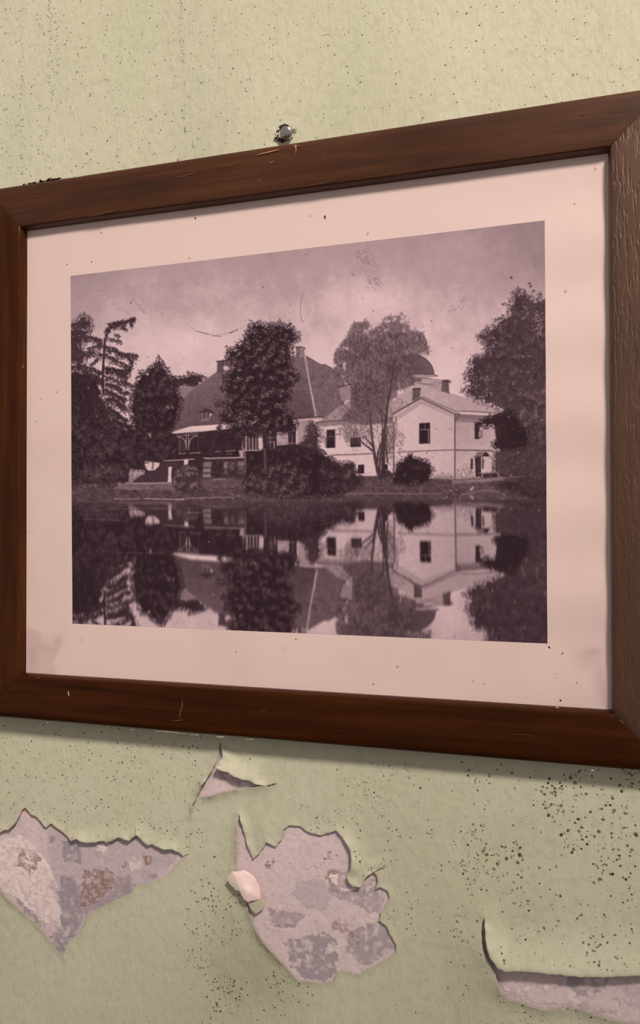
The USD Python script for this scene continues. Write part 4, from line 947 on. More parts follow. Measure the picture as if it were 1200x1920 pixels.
LAYERS = {
    "left": [("LILAC", C5([(190, 350), (330, 420), (560, 400), (740, 480), (560, 620), (300, 830), (240, 890), (200, 640)]), 0, 1.0),
             ("PALE", C5([(-60, 440), (80, 400), (170, 480), (210, 560), (245, 650), (240, 770), (150, 740), (60, 660), (-60, 570)]), .25, .75),
             ("GREY", C5([(245, 425), (325, 425), (322, 520), (250, 500)]), -.2, .9), ("GREY", C5([(245, 560), (300, 580), (320, 690), (365, 690), (280, 830), (240, 880), (190, 810), (245, 770), (235, 660)]), -.25, .9),
             ("MAUVE", C5([(300, 610), (520, 560), (540, 620), (400, 700), (300, 720)]), -.1, .9),
             ("BROWN", C5([(330, 545), (430, 535), (480, 560), (440, 620), (380, 680), (310, 690), (330, 620)]), -.4, .85), ("BROWN", C5([(90, 460), (120, 480), (165, 480), (150, 520), (115, 560), (90, 520), (40, 525), (60, 500)]), -.45, .8), ("BROWN", C5([(575, 482), (605, 490), (600, 520), (575, 518)]), -.4, .85), ("BROWN", C5([(490, 505), (510, 510), (505, 540), (485, 530)]), -.4, .7),
             ("PALE", C5([(92, 490), (120, 488), (122, 515), (100, 518)]), .3, .9), ("PALE", C5([(385, 440), (425, 445), (415, 480), (390, 470)]), .35, .8), ("PALE", C5([(520, 490), (570, 500), (560, 545), (520, 550)]), .2, .6), ("PALE", C5([(240, 770), (290, 770), (265, 815), (235, 800)]), .2, .5), ("GREY", C5([(600, 552), (630, 555), (625, 580), (598, 580)]), -.2, .8), ("GREY", C5([(480, 610), (530, 610), (520, 638), (480, 640)]), -.2, .7), ("ORANGE", C5([(82, 318), (92, 300), (104, 292), (125, 316), (150, 326), (148, 334), (122, 326), (100, 305)]), 0, .8), ("ORANGE", C5([(192, 366), (206, 354), (236, 374), (266, 398), (262, 408), (232, 386), (208, 366)]), 0, .9), ("GREY", C5([(200, 410), (220, 410), (218, 435), (202, 432)]), -.2, .8), ("GREY", C5([(50, 640), (140, 715), (190, 790), (160, 770), (70, 690)]), -.1, .8)],
    "middle": [("PINK", C6([(270, 340), (350, 540), (500, 400), (760, 420), (830, 560), (700, 640), (560, 620), (420, 740), (300, 740), (260, 600)]), .1, .8),
               ("LILAC", C6([(560, 660), (700, 650), (760, 720), (700, 800), (600, 790), (540, 720)]), 0, .9), ("GREY", C6([(520, 960), (700, 910), (760, 960), (760, 1110), (700, 1150), (600, 1140), (520, 1060)]), -.2, .85), ("GREY", C6([(820, 900), (980, 850), (1040, 950), (1040, 1010), (900, 1080), (800, 1000)]), -.15, .75), ("MAUVE", C6([(430, 800), (600, 820), (560, 880), (520, 900), (430, 870)]), -.2, .8), ("GREY", C6([(700, 620), (760, 700), (880, 700), (970, 640), (1000, 760), (960, 820), (850, 780), (730, 720)]), -.15, .65),
               ("MAUVE", C6([(700, 600), (830, 620), (830, 700), (960, 660), (960, 700), (880, 740), (740, 720)]), 0, .6),
               ("BROWN", C6([(725, 850), (800, 850), (830, 920), (870, 940), (870, 980), (820, 930), (740, 900)]), -.3, .6), ("BROWN", C6([(690, 520), (730, 512), (730, 552), (695, 552)]), -.5, .8), ("BROWN", C6([(405, 570), (455, 552), (450, 570), (420, 602)]), -.5, .75), ("BROWN", C6([(750, 530), (765, 535), (758, 565)]), -.5, .7), ("BROWN", C6([(710, 580), (750, 595), (760, 620), (735, 635), (730, 680), (710, 650)]), -.3, .7), ("BROWN", C6([(610, 612), (625, 612), (622, 628)]), -.3, .7),
               ("PALE", C6([(730, 635), (760, 640), (765, 680), (735, 680)]), .35, .95), ("PALE", C6([(770, 690), (840, 700), (830, 718), (780, 706)]), .3, .8), ("PALE", C6([(600, 950), (640, 960), (630, 1000), (605, 995)]), .1, .6), ("PALE", C6([(720, 970), (790, 970), (770, 1010), (720, 1000)]), .1, .6), ("PALE", C6([(660, 1020), (720, 1000), (700, 1050)]), .1, .5), ("PALE", C6([(880, 840), (950, 830), (930, 880), (880, 870)]), .1, .4), ("PALE", C6([(890, 690), (950, 640), (950, 680), (900, 720)]), .3, .6), ("PALE", C6([(500, 440), (600, 430), (560, 500), (480, 500)]), 0, .3),
               ("MAUVE", C6([(440, 875), (545, 880), (540, 892), (460, 888)]), -.5, .8), ("MAUVE", C6([(490, 965), (560, 940), (560, 955), (500, 972)]), -.5, .8), ("BROWN", C6([(905, 925), (930, 920), (925, 935), (908, 936)]), -.4, .6), ("MAUVE", C6([(645, 590), (700, 570), (700, 582), (650, 602)]), -.2, .6)],
    "upper": [("PINK", C6([(80, 240), (170, 110), (420, 200), (200, 240)]), 0, .7), ("MAUVE", C6([(165, 108), (420, 190), (415, 198), (250, 175), (160, 150)]), -.2, .7), ("PALE", C6([(205, 130), (245, 138), (240, 152), (205, 146)]), .5, .9), ("PALE", C6([(300, 180), (340, 182), (335, 196), (300, 192)]), .2, .5)],
    "corner": [("PINK", C7([(380, 650), (1250, 690), (1250, 990), (450, 830)]), 0, .5), ("GREY", C7([(770, 690), (890, 700), (900, 820), (830, 790), (780, 740)]), -.2, .75), ("MAUVE", C7([(930, 700), (1020, 700), (1000, 760), (960, 800), (900, 780)]), -.2, .7), ("LILAC", C7([(1080, 690), (1250, 690), (1250, 900), (1120, 880)]), 0, .7), ("PALE", C7([(540, 760), (570, 755), (560, 790), (545, 790)]), .4, .8), ("PALE", C7([(440, 755), (470, 765), (465, 780), (440, 778)]), .3, .8), ("PALE", C7([(655, 755), (685, 755), (680, 780), (655, 778)]), .3, .7), ("PALE", C7([(695, 720), (730, 720), (725, 755), (700, 750)]), .3, .6), ("PALE", C7([(1115, 815), (1140, 818), (1132, 840), (1112, 836)]), .5, .8), ("PALE", C7([(780, 770), (840, 800), (860, 850), (800, 830)]), .1, .6), ("BROWN", C7([(425, 790), (450, 792), (448, 812), (425, 808)]), -.2, .6), ("MAUVE", C7([(440, 770), (600, 830), (760, 850), (900, 850), (1100, 920), (1100, 935), (860, 862), (700, 860), (450, 800)]), 0, .5)],
}
TONES = dict(PINK=PINK, LILAC=LILAC, GREY=GREY, PALE=PALE, BROWN=BROWN, MAUVE=MAUVE, ORANGE=ORANGE)
LABELS = {"left": "bare pink and grey plaster with brown crumbs, left patch under the frame", "middle": "bare mauve plaster in the large middle patch with torn edges", "upper": "small triangle of bare plaster just under the frame", "corner": "strip of bare pink plaster under the big curling flap at lower right"}
for si, (name, hole) in enumerate(holes.items()):
    grown = hole.buffer(0.0035)
    x0, z0, x1, z1 = grown.bounds
    s = 0.0006
    gx, gz = np.meshgrid(np.arange(x0, x1, s), np.arange(z0, z1, s))
    g = np.stack([gx.ravel(), gz.ravel()], 1)
    inside = shapely.contains_xy(grown, g[:, 0], g[:, 1])
    nx = gx.shape[1]
    i = np.arange(gx.size).reshape(gx.shape)
    quad = np.stack([i[:-1, :-1], i[:-1, 1:], i[1:, 1:], i[1:, :-1]], -1).reshape(-1, 4)
    quad = quad[inside[quad].all(1)]
    idx, inv = np.unique(quad, return_inverse=True)
    quad, q = inv.reshape(-1, 4), g[idx]
    col = np.tile(PINK, (len(q), 1))
    col = mixc(col, np.clip((nz(q, 160, 3 + si) - 0.45) * 3, 0, 1) * 0.5, LILAC)
    hgt = 0.0003 * (nz(q, 140, 20 + si) - 0.5)
    for k, (tone, outline, up, a) in enumerate(LAYERS[name]):
        m = blob_mask(q, np.array(outline)[:, :2], 0.003, 40 + k + 31 * si)
        if tone in ("BROWN",):
            m = m * np.clip((nz(q, 420, 70 + k) - 0.38) * 6, 0, 1)
        elif tone in ("GREY", "MAUVE", "PALE"):
            m = m * np.clip((nz(q, 330, 70 + k) - 0.30) * 5, 0, 1)
        col = mixc(col, m * a, TONES[tone])
        hgt += m * up * 0.0009
        if tone == "BROWN":
            hgt += m * 0.0007 * (nz(q, 900, 80 + k, 2) - 0.4)
            cr = m * np.clip((nz(q, 380, 90 + k, 3) - 0.5) * 8, 0, 1)
            col = mixc(col, cr * 0.55, LILAC)
    fleck = np.clip((nz(q, 500, 55 + si, 3) - 0.66) * 9, 0, 1)
    col = mixc(col, fleck * 0.5, PALE)
    fleck = np.clip((nz(q, 600, 155 + si, 3) - 0.68) * 9, 0, 1)
    col = mixc(col, fleck * 0.6, MAUVE * 0.7)
    hgt = ndimage.gaussian_filter1d(hgt, 0.5)
    y = 0.0011 - np.clip(hgt, -0.0012, 0.0007)
    put("bare_patch", (np.stack([q[:, 0], y, q[:, 1]], 1), quad), plaster_mat, wall, smooth=True, attrs={"tint": col}, label=LABELS[name])


# ---- a torn tongue of paint folded over at the middle patch, showing its pale pink back
def curled(name, outline, lifts, rgb_mat, label, bend=0.0012):
    a = np.array(outline, float)
    p = trace(a, -np.asarray(lifts) * 0.001)
    d = dense(np.stack([p[:, 0], p[:, 2], p[:, 1]], 1), 0.0007)
    d[:, :2] += ndimage.gaussian_filter1d(rng.standard_normal((len(d), 2)), 1.3, axis=0, mode="wrap") * 0.0003
    poly = Polygon(d[:, :2]).buffer(0)
    x0, z0, x1, z1 = poly.bounds
    gx, gz = np.meshgrid(np.arange(x0, x1, 0.0009), np.arange(z0, z1, 0.0009))
    g = np.stack([gx.ravel(), gz.ravel()], 1)
    g = g[shapely.contains_xy(poly.buffer(-0.0005), g[:, 0], g[:, 1])]
    allp = np.vstack([d[:, :2], g])
    t = Delaunay(allp).simplices
    c = allp[t].mean(1)
    e1, e2 = allp[t[:, 1]] - allp[t[:, 0]], allp[t[:, 2]] - allp[t[:, 0]]
    ar = e1[:, 0] * e2[:, 1] - e1[:, 1] * e2[:, 0]
    t = np.where((ar > 0)[:, None], t, t[:, [0, 2, 1]])[(np.abs(ar) > 1e-12) & shapely.contains_xy(poly, c[:, 0], c[:, 1])]
    dist, idx = cKDTree(d[:, :2]).query(allp, k=min(40, len(d)))
    w = 1 / (dist + 0.0004) ** 2
    y = (w * d[idx, 2]).sum(1) / w.sum(1) - bend * np.clip(dist[:, 0] / 0.006, 0, 1) ** 0.7
    f = np.stack([allp[:, 0], y, allp[:, 1]], 1)
    n = len(f)
    edges = np.sort(np.vstack([t[:, [0, 1]], t[:, [1, 2]], t[:, [2, 0]]]), 1)
    rawe = np.vstack([t[:, [0, 1]], t[:, [1, 2]], t[:, [2, 0]]])
    _, fi, ct = np.unique(edges, axis=0, return_index=True, return_counts=True)
    be = rawe[fi[ct == 1]]
    faces = np.vstack([t, t[:, [0, 2, 1]] + n, np.stack([be[:, 1], be[:, 0], be[:, 0] + n], 1), np.stack([be[:, 1], be[:, 0] + n, be[:, 1] + n], 1)])
    return put(name, (np.vstack([f, f + [0, 0.0004, 0]]), faces), rgb_mat, wall, smooth=50, label=label)


pink_back = mat("pink_back_of_paint", {"g": ("geometry", {}), "n": ("noise_texture", {"scale": 130.0, "detail": 3.0}), "r": ("rgb_ramp", {"ramp": [(0.35, lin(226, 200, 202)), (0.6, lin(240, 220, 220))]}), "b": ("bump", {"strength": 0.3, "distance": 0.0006}), "p": ("principled_bsdf", {"roughness": 0.6, "specular_ior_level": 0.3})}, [("g.position", "n.vector"), ("n.fac", "r.fac"), ("r.color", "p.base_color"), ("n.fac", "b.height"), ("b.normal", "p.normal")])
pale_back = plain("cream_back_of_paint", lin(226, 212, 198), 0.6)
tab_mat = plain("green_paint_tab", lin(192, 191, 169), 0.55)
curled("paint_tab", [p[:2] for p in C6([(312, 740), (332, 766), (385, 746), (404, 752), (404, 790), (362, 820), (340, 790)])], [2, 3, 3, 2.5, 2, 2, 2.4], tab_mat, "small green tab of paint below the folded pink tongue", 0.0003)
curled("paint_tongue", [p[:2] for p in C6([(247, 612), (305, 606), (338, 622), (365, 650), (384, 690), (385, 743), (352, 756), (330, 762), (306, 745), (290, 715), (268, 670)])], [5, 4, 3.2, 3, 3, 3.2, 4.2, 5, 5.5, 5.5, 5.5], pink_back, "torn tongue of paint folded over to show its pale pink back", 0.0010)
curled("paint_tongue_edge", [p[:2] for p in C6([(247, 612), (222, 648), (236, 672), (254, 690), (262, 700), (280, 706), (292, 716), (268, 668)])], [5, 4.2, 4.2, 4.4, 4.6, 5, 5.3, 5.4], pale_back, "cream torn edge of the folded tongue of paint", 0.0002)
# ---- thin cracks where the paint has split without falling
crack_mat = plain("crack_shadow", lin(70, 58, 48), 0.9)
for k, (pts_px, w) in enumerate([(C6([(940, 617), (955, 605), (975, 598), (998, 590)]), .5), (C5([(735, 487), (750, 478), (765, 475)]), .4), (C5([(548, 400), (550, 385), (548, 360)]), .3)]):
    p = np.array([q[:2] for q in pts_px])
    d = dense(np.stack([*trace(p)[:, [0, 2]].T], 1), 0.0006, closed=False)
    d += ndimage.gaussian_filter1d(rng.standard_normal(d.shape), 1.5, axis=0) * 0.00025
    l, _ = coat_lift(d)
    taper = np.sin(np.linspace(0.05, math.pi - 0.05, len(d))) * w * 0.0005
    t = np.gradient(d, axis=0)
    t /= np.linalg.norm(t, axis=1, keepdims=True) + 1e-12
    nn = np.stack([-t[:, 1], t[:, 0]], 1) * taper[:, None]
    y = -(l + wall_swell(d)) - 0.00012
    v = np.vstack([np.stack([(d + nn)[:, 0], y, (d + nn)[:, 1]], 1), np.stack([(d - nn)[:, 0], y, (d - nn)[:, 1]], 1)])
    n = len(d)
    i = np.arange(n - 1)
    q4 = np.stack([i, i + n, i + n + 1, i + 1], 1)
    put("crack", (v, q4), crack_mat, wall)

# ---- mould: thousands of small round spots
spots = []          # u, v, radius (in units of the picture), darkness 0..1


def scatter(n, box, rlo, rhi, dlo, dhi, power=2.0, density=None):
    x0, y0, x1, y1 = box
    p = rng.random((n, 2)) * [x1 - x0, y1 - y0] + [x0, y0]
    if density is not None:
        p = p[rng.random(len(p)) < density(p[:, 0], p[:, 1])]
    r = rlo + (rhi - rlo) * rng.random(len(p)) ** power
    spots.append(np.stack([p[:, 0], p[:, 1], r, rng.uniform(dlo, dhi, len(p))], 1))


top = lambda x, y: np.clip(1.0 - x / 900, 0.22, 1)
scatter(2600, (-60, -80, 1260, 340), 0.6, 1.9, .35, .95, 1.8, top)
scatter(300, (-60, -80, 1260, 340), 1.4, 3.0, .35, .85, 1.6, top)
clump = lambda x, y: np.clip((meshkit.fbm(np.stack([x / 60, y / 60, np.zeros(len(x))], 1), 3, 21) - 0.42) * 5, 0.05, 1)
scatter(560, (-30, 1360, 380, 1600), 0.7, 2.4, .4, .95, 1.8)
scatter(170, (-30, 1600, 400, 1980), 0.6, 1.8, .2, .7, 2.0)
scatter(3600, (345, 1550, 590, 1960), 0.7, 2.8, .5, .98, 1.6, lambda x, y: np.exp(-((x - 455) / 80) ** 2 - ((y - 1790) / 95) ** 2) * clump(x, y) * 1.6)
scatter(260, (340, 1620, 520, 1780), 0.8, 3.2, .6, 1.0, 1.5, lambda x, y: np.exp(-((x - 405) / 50) ** 2 - ((y - 1715) / 60) ** 2))
scatter(1300, (520, 1430, 900, 1720), 0.7, 2.4, .25, .85, 2.2, clump)
scatter(2600, (840, 1440, 1280, 1980), 0.8, 3.3, .4, 1.0, 2.0, lambda x, y: clump(x, y) * np.clip(1.25 - (y - 1440) / 480, 0.12, 1))
scatter(240, (900, 1440, 1260, 1620), 2.0, 4.6, .6, 1.0, 1.5, clump)
scatter(220, (700, 1700, 1260, 1980), 0.7, 2.0, .3, .8, 2.0)
# drips: rows of tiny marks
for xs, ys, n in [((92, 95, 90, 100, 92, 88, 95), (0, 60, 150, 170, 215, 250, 330), 85), ((108, 110, 104), (40, 110, 175), 30), ((40, 42, 38, 44), (10, 120, 210, 330), 80), ((340, 338, 345, 342), (0, 60, 120, 215), 45), ((68, 76, 84), (34, 50, 68), 16), ((605, 640, 700, 745), (66, 66, 64, 54), 18), ((74, 72, 78), (170, 240, 300), 22), ((345, 350, 362), (235, 250, 275), 14), ((905, 900, 888, 882, 868), (1545, 1600, 1650, 1690, 1740), 26), ((868, 860, 852, 862, 878, 884), (1695, 1705, 1745, 1760, 1765, 1785), 20)]:
    k = np.sort(rng.random(n)) * (len(xs) - 1)
    x, y = np.interp(k, range(len(xs)), xs), np.interp(k, range(len(xs)), ys)
    spots.append(np.stack([x + rng.normal(0, 2.2, n), y + rng.normal(0, 1.5, n), rng.uniform(.8, 1.9, n), rng.uniform(.35, .75, n)], 1))
# the larger ones where they stand
BIG = [(195, 104, 4.2, .42), (234, 92, 3.4, .42), (243, 100, 3.2, .6), (206, 78, 2.6, .6), (197, 65, 2.4, .6), (402, 57, 3.0, .7), (402, 48, 2.2, .6), (392, 150, 3.2, .6), (347, 157, 2.2, .8), (214, 225, 3.8, .32), (269, 184, 3.2, .45), (218, 163, 3.0, .4), (270, 247, 3.0, .4), (210, 27, 3.4, .2), (423, 48, 2.4, .5), (127, 168, 2.6, .7), (150, 155, 2.2, .6), (188, 208, 2.4, .5), (132, 202, 2.2, .55), (346, 222, 2.6, .6), (343, 221, 2, .6), (72, 288, 2.6, .6), (60, 273, 2.2, .6), (12, 283, 2.4, .7), (38, 290, 2.4, .55), (280, 275, 2.2, .6), (166, 248, 2.0, .6), (434, 139, 2.6, .5), (586, 143, 2.8, .5), (562, 190, 2.6, .6), (512, 84, 2.4, .5), (514, 22, 2.0, .5), (103, 77, 2.4, .7), (66, 94, 2.0, .6), (275, 131, 3.2, .2), (270, 45, 2, .4),
       (931, 12, 3.6, .5), (875, 25, 2.4, .9), (903, 43, 4.2, .25), (768, 45, 3.2, .45), (764, 37, 2.6, .5), (893, 77, 2.6, .75), (835, 122, 2.6, .75), (815, 149, 2.4, .55), (942, 131, 3.8, .32), (909, 129, 2.6, .3), (892, 153, 2.2, .65), (969, 92, 2.6, .5), (1077, 67, 2.8, .5), (1096, 45, 3.0, .35), (1096, 30, 2.4, .35), (1101, 15, 2.4, .5), (1055, 95, 2.6, .4), (1020, 86, 2.8, .3), (1102, 146, 2.4, .6), (1142, 65, 2.4, .3), (1182, 126, 3.2, .3), (1042, 21, 2.2, .6), (1150, 153, 5, .25), (1144, 153, 4, .25), (733, 80, 2.6, .4), (790, 177, 2.4, .6), (607, 213, 2.2, .7), (607, 221, 2.2, .7), (652, 199, 2.6, .4), (684, 202, 2.4, .5), (928, 84, 2.2, .4), (922, 188, 3, .3), (1026, 75, 2.5, .4), (1022, 92, 2.5, .4),
       (132, 1436, 3.0, .85), (190, 1417, 2.4, .8), (210, 1465, 2.6, .85), (246, 1465, 2.6, .85), (225, 1430, 2.2, .7), (118, 1430, 2.2, .7), (136, 1506, 2.6, .75), (122, 1499, 2.2, .7), (103, 1516, 2.4, .6), (469, 1423, 2.4, .9), (362, 1433, 2.2, .7), (377, 1453, 2.0, .7), (360, 1625, 2.2, .85), (351, 1474, 1.8, .7),
       (385, 1684, 3.2, .95), (379, 1686, 2.4, .9), (390, 1685, 2.2, .9), (378, 1709, 3.2, .95), (365, 1751, 2.4, .9), (413, 1690, 2.2, .8), (515, 1889, 3.6, .95), (511, 1884, 2.6, .9), (495, 1894, 2.6, .9), (483, 1912, 2.8, .9), (560, 1878, 3.0, .9), (577, 1862, 2.8, .9), (586, 1866, 3.0, .9), (357, 1855, 2.4, .9), (470, 1900, 2.4, .8),
       (653, 1474, 3.4, .85), (632, 1443, 2.6, .8), (788, 1477, 3.8, .9), (676, 1557, 3.4, .85), (670, 1545, 2.6, .7), (660, 1535, 2.6, .7), (673, 1571, 2.4, .7), (732, 1594, 2.8, .85), (643, 1490, 2.4, .7), (615, 1534, 3.0, .5), (617, 1540, 3.0, .5), (565, 1510, 2.8, .6), (562, 1517, 2.4, .6), (575, 1513, 2.4, .6), (725, 1553, 2.2, .6), (763, 1673, 3.2, .85), (770, 1732, 3.0, .85), (772, 1722, 2.2, .8), (730, 1723, 2.2, .8), (763, 1742, 2.2, .8), (675, 1615, 4.0, .9), (667, 1606, 2.4, .8), (784, 1503, 2.2, .7),
       (866, 1429, 3.4, .95), (940, 1434, 3.2, .9), (932, 1443, 3.0, .9), (960, 1449, 3.6, .95), (994, 1458, 3.6, .95), (1030, 1460, 4.0, .95), (1050, 1468, 4.2, .95), (1018, 1475, 4.4, .9), (1035, 1473, 3.4, .9), (1058, 1453, 3.0, .9), (1145, 1460, 4.2, .95), (1187, 1470, 3.4, .9), (1185, 1454, 3.6, .9), (789, 1477, 3, .9), (804, 1461, 2.2, .9), (912, 1463, 2.4, .8), (965, 1478, 3, .8), (1000, 1500, 3, .8), (980, 1612, 4.2, .8), (979, 1605, 3.4, .8), (1011, 1627, 3.8, .85), (1043, 1625, 4.4, .7), (1031, 1630, 3.4, .7), (1113, 1620, 4.2, .9), (1128, 1614, 3.0, .8), (1191, 1624, 3.8, .95), (1051, 1680, 4.2, .95), (1043, 1678, 2.8, .8), (960, 1669, 4.0, .4), (1020, 1740, 3.6, .95), (1083, 1721, 2.8, .85), (1091, 1715, 3.8, .9), (1088, 1717, 3.0, .9), (1082, 1723, 2.6, .85), (1133, 1715, 3.4, .9), (1103, 1697, 2.6, .8), (1089, 1695, 2.6, .8), (1168, 1692, 3.4, .8), (1183, 1732, 3.0, .8), (1186, 1748, 3.0, .8), (1153, 1753, 4.6, .8), (1181, 1768, 3.6, .8), (1104, 1771, 3.8, .8), (1126, 1771, 3.6, .85), (1120, 1776, 3.4, .85), (1112, 1783, 3.2, .8), (1101, 1786, 3.4, .8), (1100, 1791, 3.0, .8), (1157, 1796, 4.4, .55), (1114, 1804, 3.4, .85), (1124, 1803, 3.2, .85), (1123, 1810, 4.0, .85), (1069, 1811, 3.2, .6), (945, 1801, 3.6, .9), (946, 1807, 2.6, .8), (940, 1776, 3.2, .6), (965, 1752, 3.2, .85), (1003, 1788, 3.0, .5), (1020, 1800, 2.6, .5), (895, 1727, 3.4, .8), (888, 1758, 2.6, .85), (902, 1790, 2.4, .9), (885, 1755, 2.6, .8), (866, 1765, 3.0, .85), (852, 1756, 3.6, .85), (824, 1747, 2.4, .8), (882, 1658, 2.8, .8), (877, 1667, 2.6, .8), (873, 1634, 2.6, .7), (845, 1804, 2.4, .8), (870, 1811, 2.4, .8), (840, 1853, 2.8, .9), (874, 1848, 2.4, .9), (912, 1825, 2.4, .9), (995, 1906, 2.6, .9), (826, 1722, 2.2, .8), (811, 1710, 3.4, .5), (1000, 1553, 3.4, .6), (1040, 1540, 3.4, .7), (1015, 1560, 3.2, .6), (960, 1520, 2.8, .6), (1080, 1500, 3, .8), (1120, 1490, 2.6, .7)]
spots.append(np.array(BIG, float) * [1, 1, 0.74, 0.92])
S = np.vstack(spots)
w = trace(S[:, :2])
w2 = w[:, [0, 2]]
keep = ~shapely.contains_xy(bare_all.buffer(0.0007), w2[:, 0], w2[:, 1])
S, w2 = S[keep], w2[keep]
# on the big flap the paint stands forward: carry the spot to where it is seen
for _ in range(3):
    l, _d = coat_lift(w2)
    pp = trace(S[:, :2], -l - wall_swell(w2))
    w2 = pp[:, [0, 2]]
keep = ~shapely.contains_xy(bare_all.buffer(0.0004), w2[:, 0], w2[:, 1])
S, w2 = S[keep], w2[keep]
mm = 0.00037 * S[:, 2] * np.where(S[:, 2] > 2.0, 0.82, 0.95)
K = 7
ang = np.arange(K) * 2 * math.pi / K
v, f, c = [], [], []
stretch = rng.uniform(0.7, 1.25, len(S))
turn = rng.uniform(0, math.pi, len(S))
wob = rng.uniform(0.75, 1.2, (len(S), K))
ux, uz = np.cos(ang)[None] * wob * mm[:, None], np.sin(ang)[None] * wob * mm[:, None] * stretch[:, None]
rx = ux * np.cos(turn)[:, None] - uz * np.sin(turn)[:, None]
rz = ux * np.sin(turn)[:, None] + uz * np.cos(turn)[:, None]
ring = np.stack([w2[:, :1] + rx, w2[:, 1:] + rz], -1)                        # n, K, 2
inner = np.stack([w2[:, :1] + rx * 0.62, w2[:, 1:] + rz * 0.62], -1)
allp = np.concatenate([ring, inner, w2[:, None, :]], 1)                     # n, 2K+1, 2
flat = allp.reshape(-1, 2)
l, _d = coat_lift(flat)
yy = -(l + wall_swell(flat)).reshape(len(S), -1)
yy[:, :K] -= 0.00003
yy[:, K:] -= 0.00010
V = np.stack([allp[..., 0], yy, allp[..., 1]], -1).reshape(-1, 3)
fac = []
for k in range(K):
    a, b2 = k, (k + 1) % K
    fac += [[a, b2, K + b2], [a, K + b2, K + a], [K + a, K + b2, 2 * K]]
F = (np.array(fac)[None] + (np.arange(len(S)) * (2 * K + 1))[:, None, None]).reshape(-1, 3)
paint = np.array(lin(190, 190, 171))
inkc = np.array(lin(54, 39, 25))
dk = S[:, 3][:, None, None]
core_c = paint * (1 - dk) + inkc * dk
rim_c = paint * (1 - 0.45 * dk) + inkc * 0.45 * dk
C = np.concatenate([np.repeat(rim_c, K, 1), np.repeat(core_c, K + 1, 1)], 1).reshape(-1, 3)
put("mould_speckle", (V, F), mould_mat, wall, smooth=True, attrs={"tint": C}, kind="stuff", label="scattered dark mould spots on the green paint")

# ------------------------------------------------------------------ the picture: four mitred rails, a sheet of paper, the print on it
pic = group("framed_picture", label="old sepia photograph of a manor by a pond in a dark brown wooden frame", category="framed picture")
IX, IZ, RW = 0.2005, 0.1583, 0.0322
PROFILE = [(s_, PAPER_Y + y_) for s_, y_ in [(0.0, 0.0003), (0.0001, -0.0022), (0.0004, -0.0034), (0.0013, -0.0056), (0.0018, -0.0063), (0.0026, -0.0067), (0.006, -0.0069), (0.012, -0.0070), (0.020, -0.0070), (0.027, -0.0067), (0.0298, -0.0062), (0.0312, -0.0053), (0.0319, -0.0042), (0.0322, -0.0026), (0.0322, 0.0050), (0.0316, 0.0056), (0.0, 0.0056)]]


def rail(side, seed):
    """One rail: the profile carried along, its ends cut to the mitre."""
    prof = np.array(PROFILE)
    n = 90
    g = 0.00012
    r = np.random.default_rng(seed)
    t = np.linspace(0, 1, n)
    wob = ndimage.gaussian_filter1d(r.standard_normal((n, 2)), 9, axis=0) * 0.0004
    nick = np.maximum(0, ndimage.gaussian_filter1d(r.standard_normal(n), 1.0) - 0.85) * 0.0006
    V = np.zeros((n, len(prof), 3))
    for j, (s, y) in enumerate(prof):
        e = (IX if side in "tb" else IZ) + s - g
        a = -e + t * 2 * e
        so = s + wob[:, 0] * (s > 0.001) * 0.3 - nick * (s > 0.031)
        yo = y + wob[:, 1] * 0.4 * (y < PAPER_Y - 0.005)
        ease = np.zeros(n)
        ease[[0, -1]] = 0.0006 if y < PAPER_Y - 0.004 else 0
        yo = yo + ease
        if side == "t":
            V[:, j] = np.stack([a, np.broadcast_to(yo, n), ZC + IZ + so], 1)
        elif side == "b":
            V[:, j] = np.stack([-a, np.broadcast_to(yo, n), ZC - IZ - so], 1)
        elif side == "r":
            V[:, j] = np.stack([IX + so, np.broadcast_to(yo, n), ZC - a], 1)
        else:
            V[:, j] = np.stack([-IX - so, np.broadcast_to(yo, n), ZC + a], 1)
    # crowd the end stations so that the easing is short
    m = len(prof)
    i, j = np.meshgrid(np.arange(n - 1), np.arange(m), indexing="ij")
    q = np.stack([i * m + j, (i + 1) * m + j, (i + 1) * m + (j + 1) % m, i * m + (j + 1) % m], -1).reshape(-1, 4)
    base = V.reshape(-1, 3)
    f3 = np.vstack([q[:, [0, 1, 2]], q[:, [0, 2, 3]]])
    for k in (0, n - 1):
        c = len(base)
        base = np.vstack([base, base[k * m:(k + 1) * m].mean(0)])
        idx = k * m + np.arange(m)
        nx = k * m + (np.arange(m) + 1) % m
        f3 = np.vstack([f3, np.stack([idx, nx, np.full(m, c)], 1) if k == 0 else np.stack([nx, idx, np.full(m, c)], 1)])
    mesh = trimesh.Trimesh(base, f3, process=False)
    if mesh.volume < 0:
        mesh.invert()
    return mesh


rails = {}
for side, nm, mt, lb in [("t", "rail", wood_x, "top rail of the frame, scratched and chipped in the middle"), ("b", "rail", wood_b, "bottom rail of the frame"), ("l", "rail", wood_z, "left rail of the frame"), ("r", "rail", wood_oak, "right rail of the frame with coarse open grain")]:
    rails[side] = put(nm, rail(side, 3 + ord(side)), mt, pic, smooth=35, label=lb)


def paper_y(x, z):
    """The sheet has cockled a little in the damp."""
    x, z = np.asarray(x), np.asarray(z) - ZC
    e = np.clip((x - 0.10) / 0.09, 0, 1)
    return -(0.00042 * e * np.sin(z * 2 * math.pi / 0.052 + 0.7) + 0.00012 * np.sin(x * 40 + 1.0) + 0.00010 * np.sin(z * 33 + x * 25))


